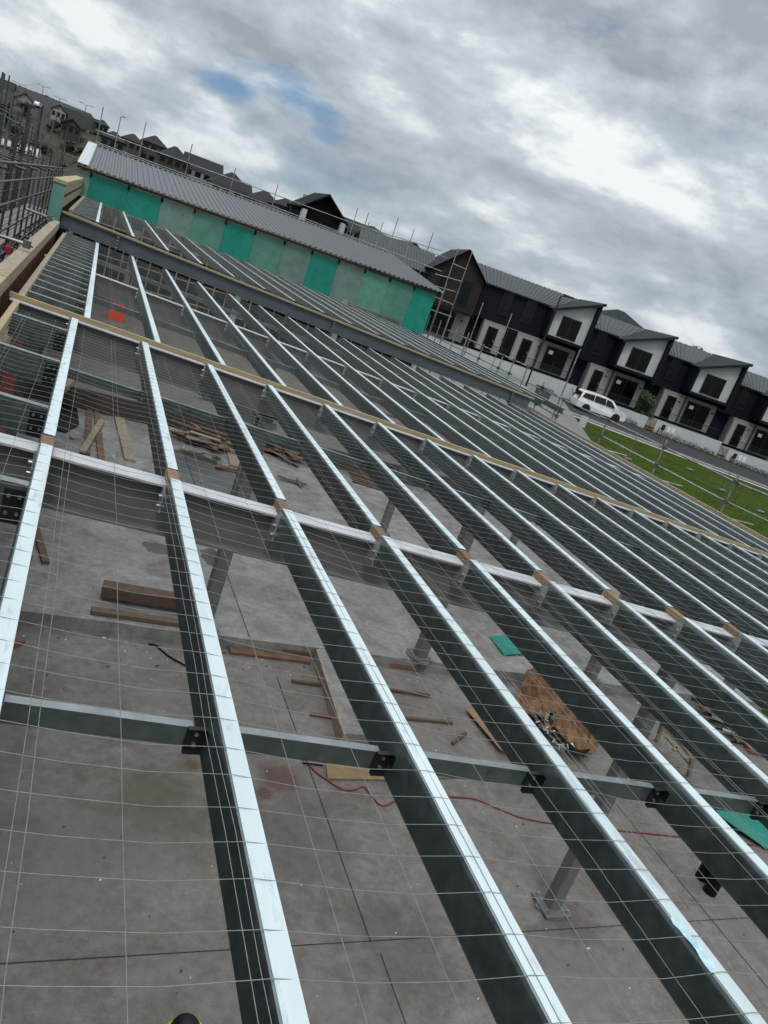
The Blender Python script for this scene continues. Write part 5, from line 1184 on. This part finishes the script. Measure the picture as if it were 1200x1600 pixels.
# lawn blades near the roof edge are too fine to count: tufts as one object
gt = MB(); rg = random.Random(8)
for i in range(9000):
    x = rg.uniform(15.5,56); y = rg.uniform(14,58); u,n = road_n(x,y)
    if not (10.7 < n < 44): continue
    z = gz(x,y); an = rg.uniform(0,PI); s_ = rg.uniform(.02,.06); h_ = rg.uniform(.03,.08)
    gt.add([(x-math.cos(an)*s_,y-math.sin(an)*s_,z),(x+math.cos(an)*s_,y+math.sin(an)*s_,z),(x+rg.uniform(-.04,.04),y+rg.uniform(-.04,.04),z+h_)],[(0,1,2)])
o = gt.build('lawn_tufts', grass, fix=False); tag(o,'short grass tufts of the lawn beside the site','grass',None,'stuff')
# ---------------------------------------------------------------- person below, only the top of the head in view
LEAN = math.radians(12); k = 1.0
hz = .95+.81*math.cos(LEAN); hc = atz(295,1596,hz)
YAW = 0.0; px_, py_ = hc.x-.81*math.sin(LEAN)*math.sin(YAW), hc.y+.81*math.sin(LEAN)*math.cos(YAW)
def skel(name, verts, edges, radii, m, parent, root=0, sub=2):
    me = bpy.data.meshes.new(name); me.from_pydata([tuple(FR[parent.name].inverted() @ Vector(v)) for v in verts], edges, []); me.materials.append(m)
    o = bpy.data.objects.new(name, me); C.objects.link(o); o.parent = parent; FR[o.name] = FR[parent.name]
    md = o.modifiers.new('skin','SKIN'); sk_ = me.skin_vertices[0].data
    for i,r_ in enumerate(radii): sk_[i].radius = r_ if isinstance(r_,tuple) else (r_,r_)
    sk_[root].use_root = True
    ss = o.modifiers.new('sub','SUBSURF'); ss.levels = sub; ss.render_levels = sub
    return o
t = thing('person', (px_,py_,0), 'person in a yellow hi-vis vest and black cap bending over at the bottom edge', 'person')
def V(x,y,z):        # bent forward at the hips, facing the camera
    y = -y
    if z > .95 and not (abs(x) > .2 and z < 1.35):
        h_ = z-.95; z, y = .95+h_*math.cos(LEAN)+y*math.sin(LEAN)*1.0, y*math.cos(LEAN)-h_*math.sin(LEAN)
    elif abs(x) > .2:
        h_ = .42; y = y-h_*math.sin(LEAN); z = .95+h_*math.cos(LEAN)-(1.37-z)*.95
    return (px_+x*math.cos(YAW)-y*math.sin(YAW), py_+x*math.sin(YAW)+y*math.cos(YAW), z)
vt = [V(0,0,.95),V(0,.01,1.15),V(0,.0,1.36),V(0,0,1.49),V(0,.02,1.57),V(0,.03,1.66)]
ed = [(0,1),(1,2),(2,3),(3,4),(4,5)]; ra = [(.15,.11),(.145,.105),(.16,.11),(.06,.06),(.075,.085),(.078,.095)]
for s_ in (-1,1):
    b0 = len(vt); vt += [V(s_*.17,0,1.29),V(s_*.25,.02,1.10),V(s_*.23,.14,.92),V(s_*.22,.18,.84)]; ed += [(2,b0),(b0,b0+1),(b0+1,b0+2),(b0+2,b0+3)]; ra += [.062,.046,.034,(.04,.02)]
    for f_,(dx,ln) in enumerate(((-.032,.07),(-.011,.085),(.011,.08),(.03,.062))):
        c_ = len(vt); vt += [V(s_*.22+dx,.20,.80),V(s_*.22+dx,.22,.80-ln*.6)]; ed += [(b0+3,c_),(c_,c_+1)]; ra += [.009,.007]
    c_ = len(vt); vt += [V(s_*.22-s_*.045,.20,.83),V(s_*.22-s_*.055,.22,.80)]; ed += [(b0+3,c_),(c_,c_+1)]; ra += [.011,.009]
    b0 = len(vt); vt += [V(s_*.09,0,.88),V(s_*.10,.01,.49),V(s_*.10,-.01,.10),V(s_*.11,.12,.04)]; ed += [(0,b0),(b0,b0+1),(b0+1,b0+2),(b0+2,b0+3)]; ra += [.085,.058,.042,(.045,.035)]
body = skel('body', vt, ed, ra, skin, t)
skel('trousers', [V(0,0,1.0),V(-.09,0,.88),V(-.10,.01,.49),V(-.10,-.01,.12),V(.09,0,.88),V(.10,.01,.49),V(.10,-.01,.12)], [(0,1),(1,2),(2,3),(0,4),(4,5),(5,6)], [(.165,.125),.10,.075,.062,.10,.075,.062], clothd, t)
vest = skel('hi_vis_vest', [V(0,.0,1.0),V(0,.01,1.16),V(0,0,1.30),V(.035,-.01,1.625),V(-.16,0,1.30),V(.16,0,1.30)], [(0,1),(1,2),(2,3),(2,4),(2,5)], [(.175,.135),(.165,.13),(.15,.12),(.165,.14),(.085,.09),(.085,.09)], hiv, t)
mb = MB(); 
for z_ in (1.08,1.24):
    n = 20; rr = (.195,.155)
    vs = [V(math.cos(2*PI*i/n)*rr[0],.005+math.sin(2*PI*i/n)*rr[1],z_+dz_) for i in range(n) for dz_ in (-.025,.025)]
    mb.add(vs,[(i*2,((i+1)%n)*2,((i+1)%n)*2+1,i*2+1) for i in range(n)])
mb.build('reflective_band', refl, t, fix=False)
mb = MB(); R_, Q_ = 12, 22; vs = []
for i in range(R_+1):
    th_ = PI*.62*i/R_
    for j_ in range(Q_):
        a_ = 2*PI*j_/Q_; vs.append(V(math.sin(th_)*.094*math.cos(a_), .03+math.sin(th_)*.112*math.sin(a_), 1.655+math.cos(th_)*.112))
mb.add(vs,[(i*Q_+j_,i*Q_+(j_+1)%Q_,(i+1)*Q_+(j_+1)%Q_,(i+1)*Q_+j_) for i in range(R_) for j_ in range(Q_)]); mb.sm = [True]*len(mb.f)
mb.build('black_cap', hairm, t)
mb = MB()
for s_ in (-1,1): mb.tube([V(s_*.03,.128,1.64),V(s_*.03,.134,1.64)], .011, 8)
mb.build('eye', blackp, t)
MB().tube([V(0,.120,1.64),V(0,.150,1.605),V(0,.125,1.60)],[.010,.017,.012],7).build('nose', skin, t)
MB().tube([V(-.026,.122,1.568),V(0,.130,1.566),V(.026,.122,1.568)],.006,6).build('mouth', redd, t)
for s_ in (-1,1): MB().tube([V(s_*.088,.02,1.63),V(s_*.102,.015,1.66),V(s_*.098,.02,1.675)],[.012,.018,.010],7).build('ear', skin, t)
for s_ in (-1,1): MB().ch(V(s_*.11,-.07,.045),V(s_*.11,.20,.04),.11,.085,c=.02).build('boot', blackp, t)
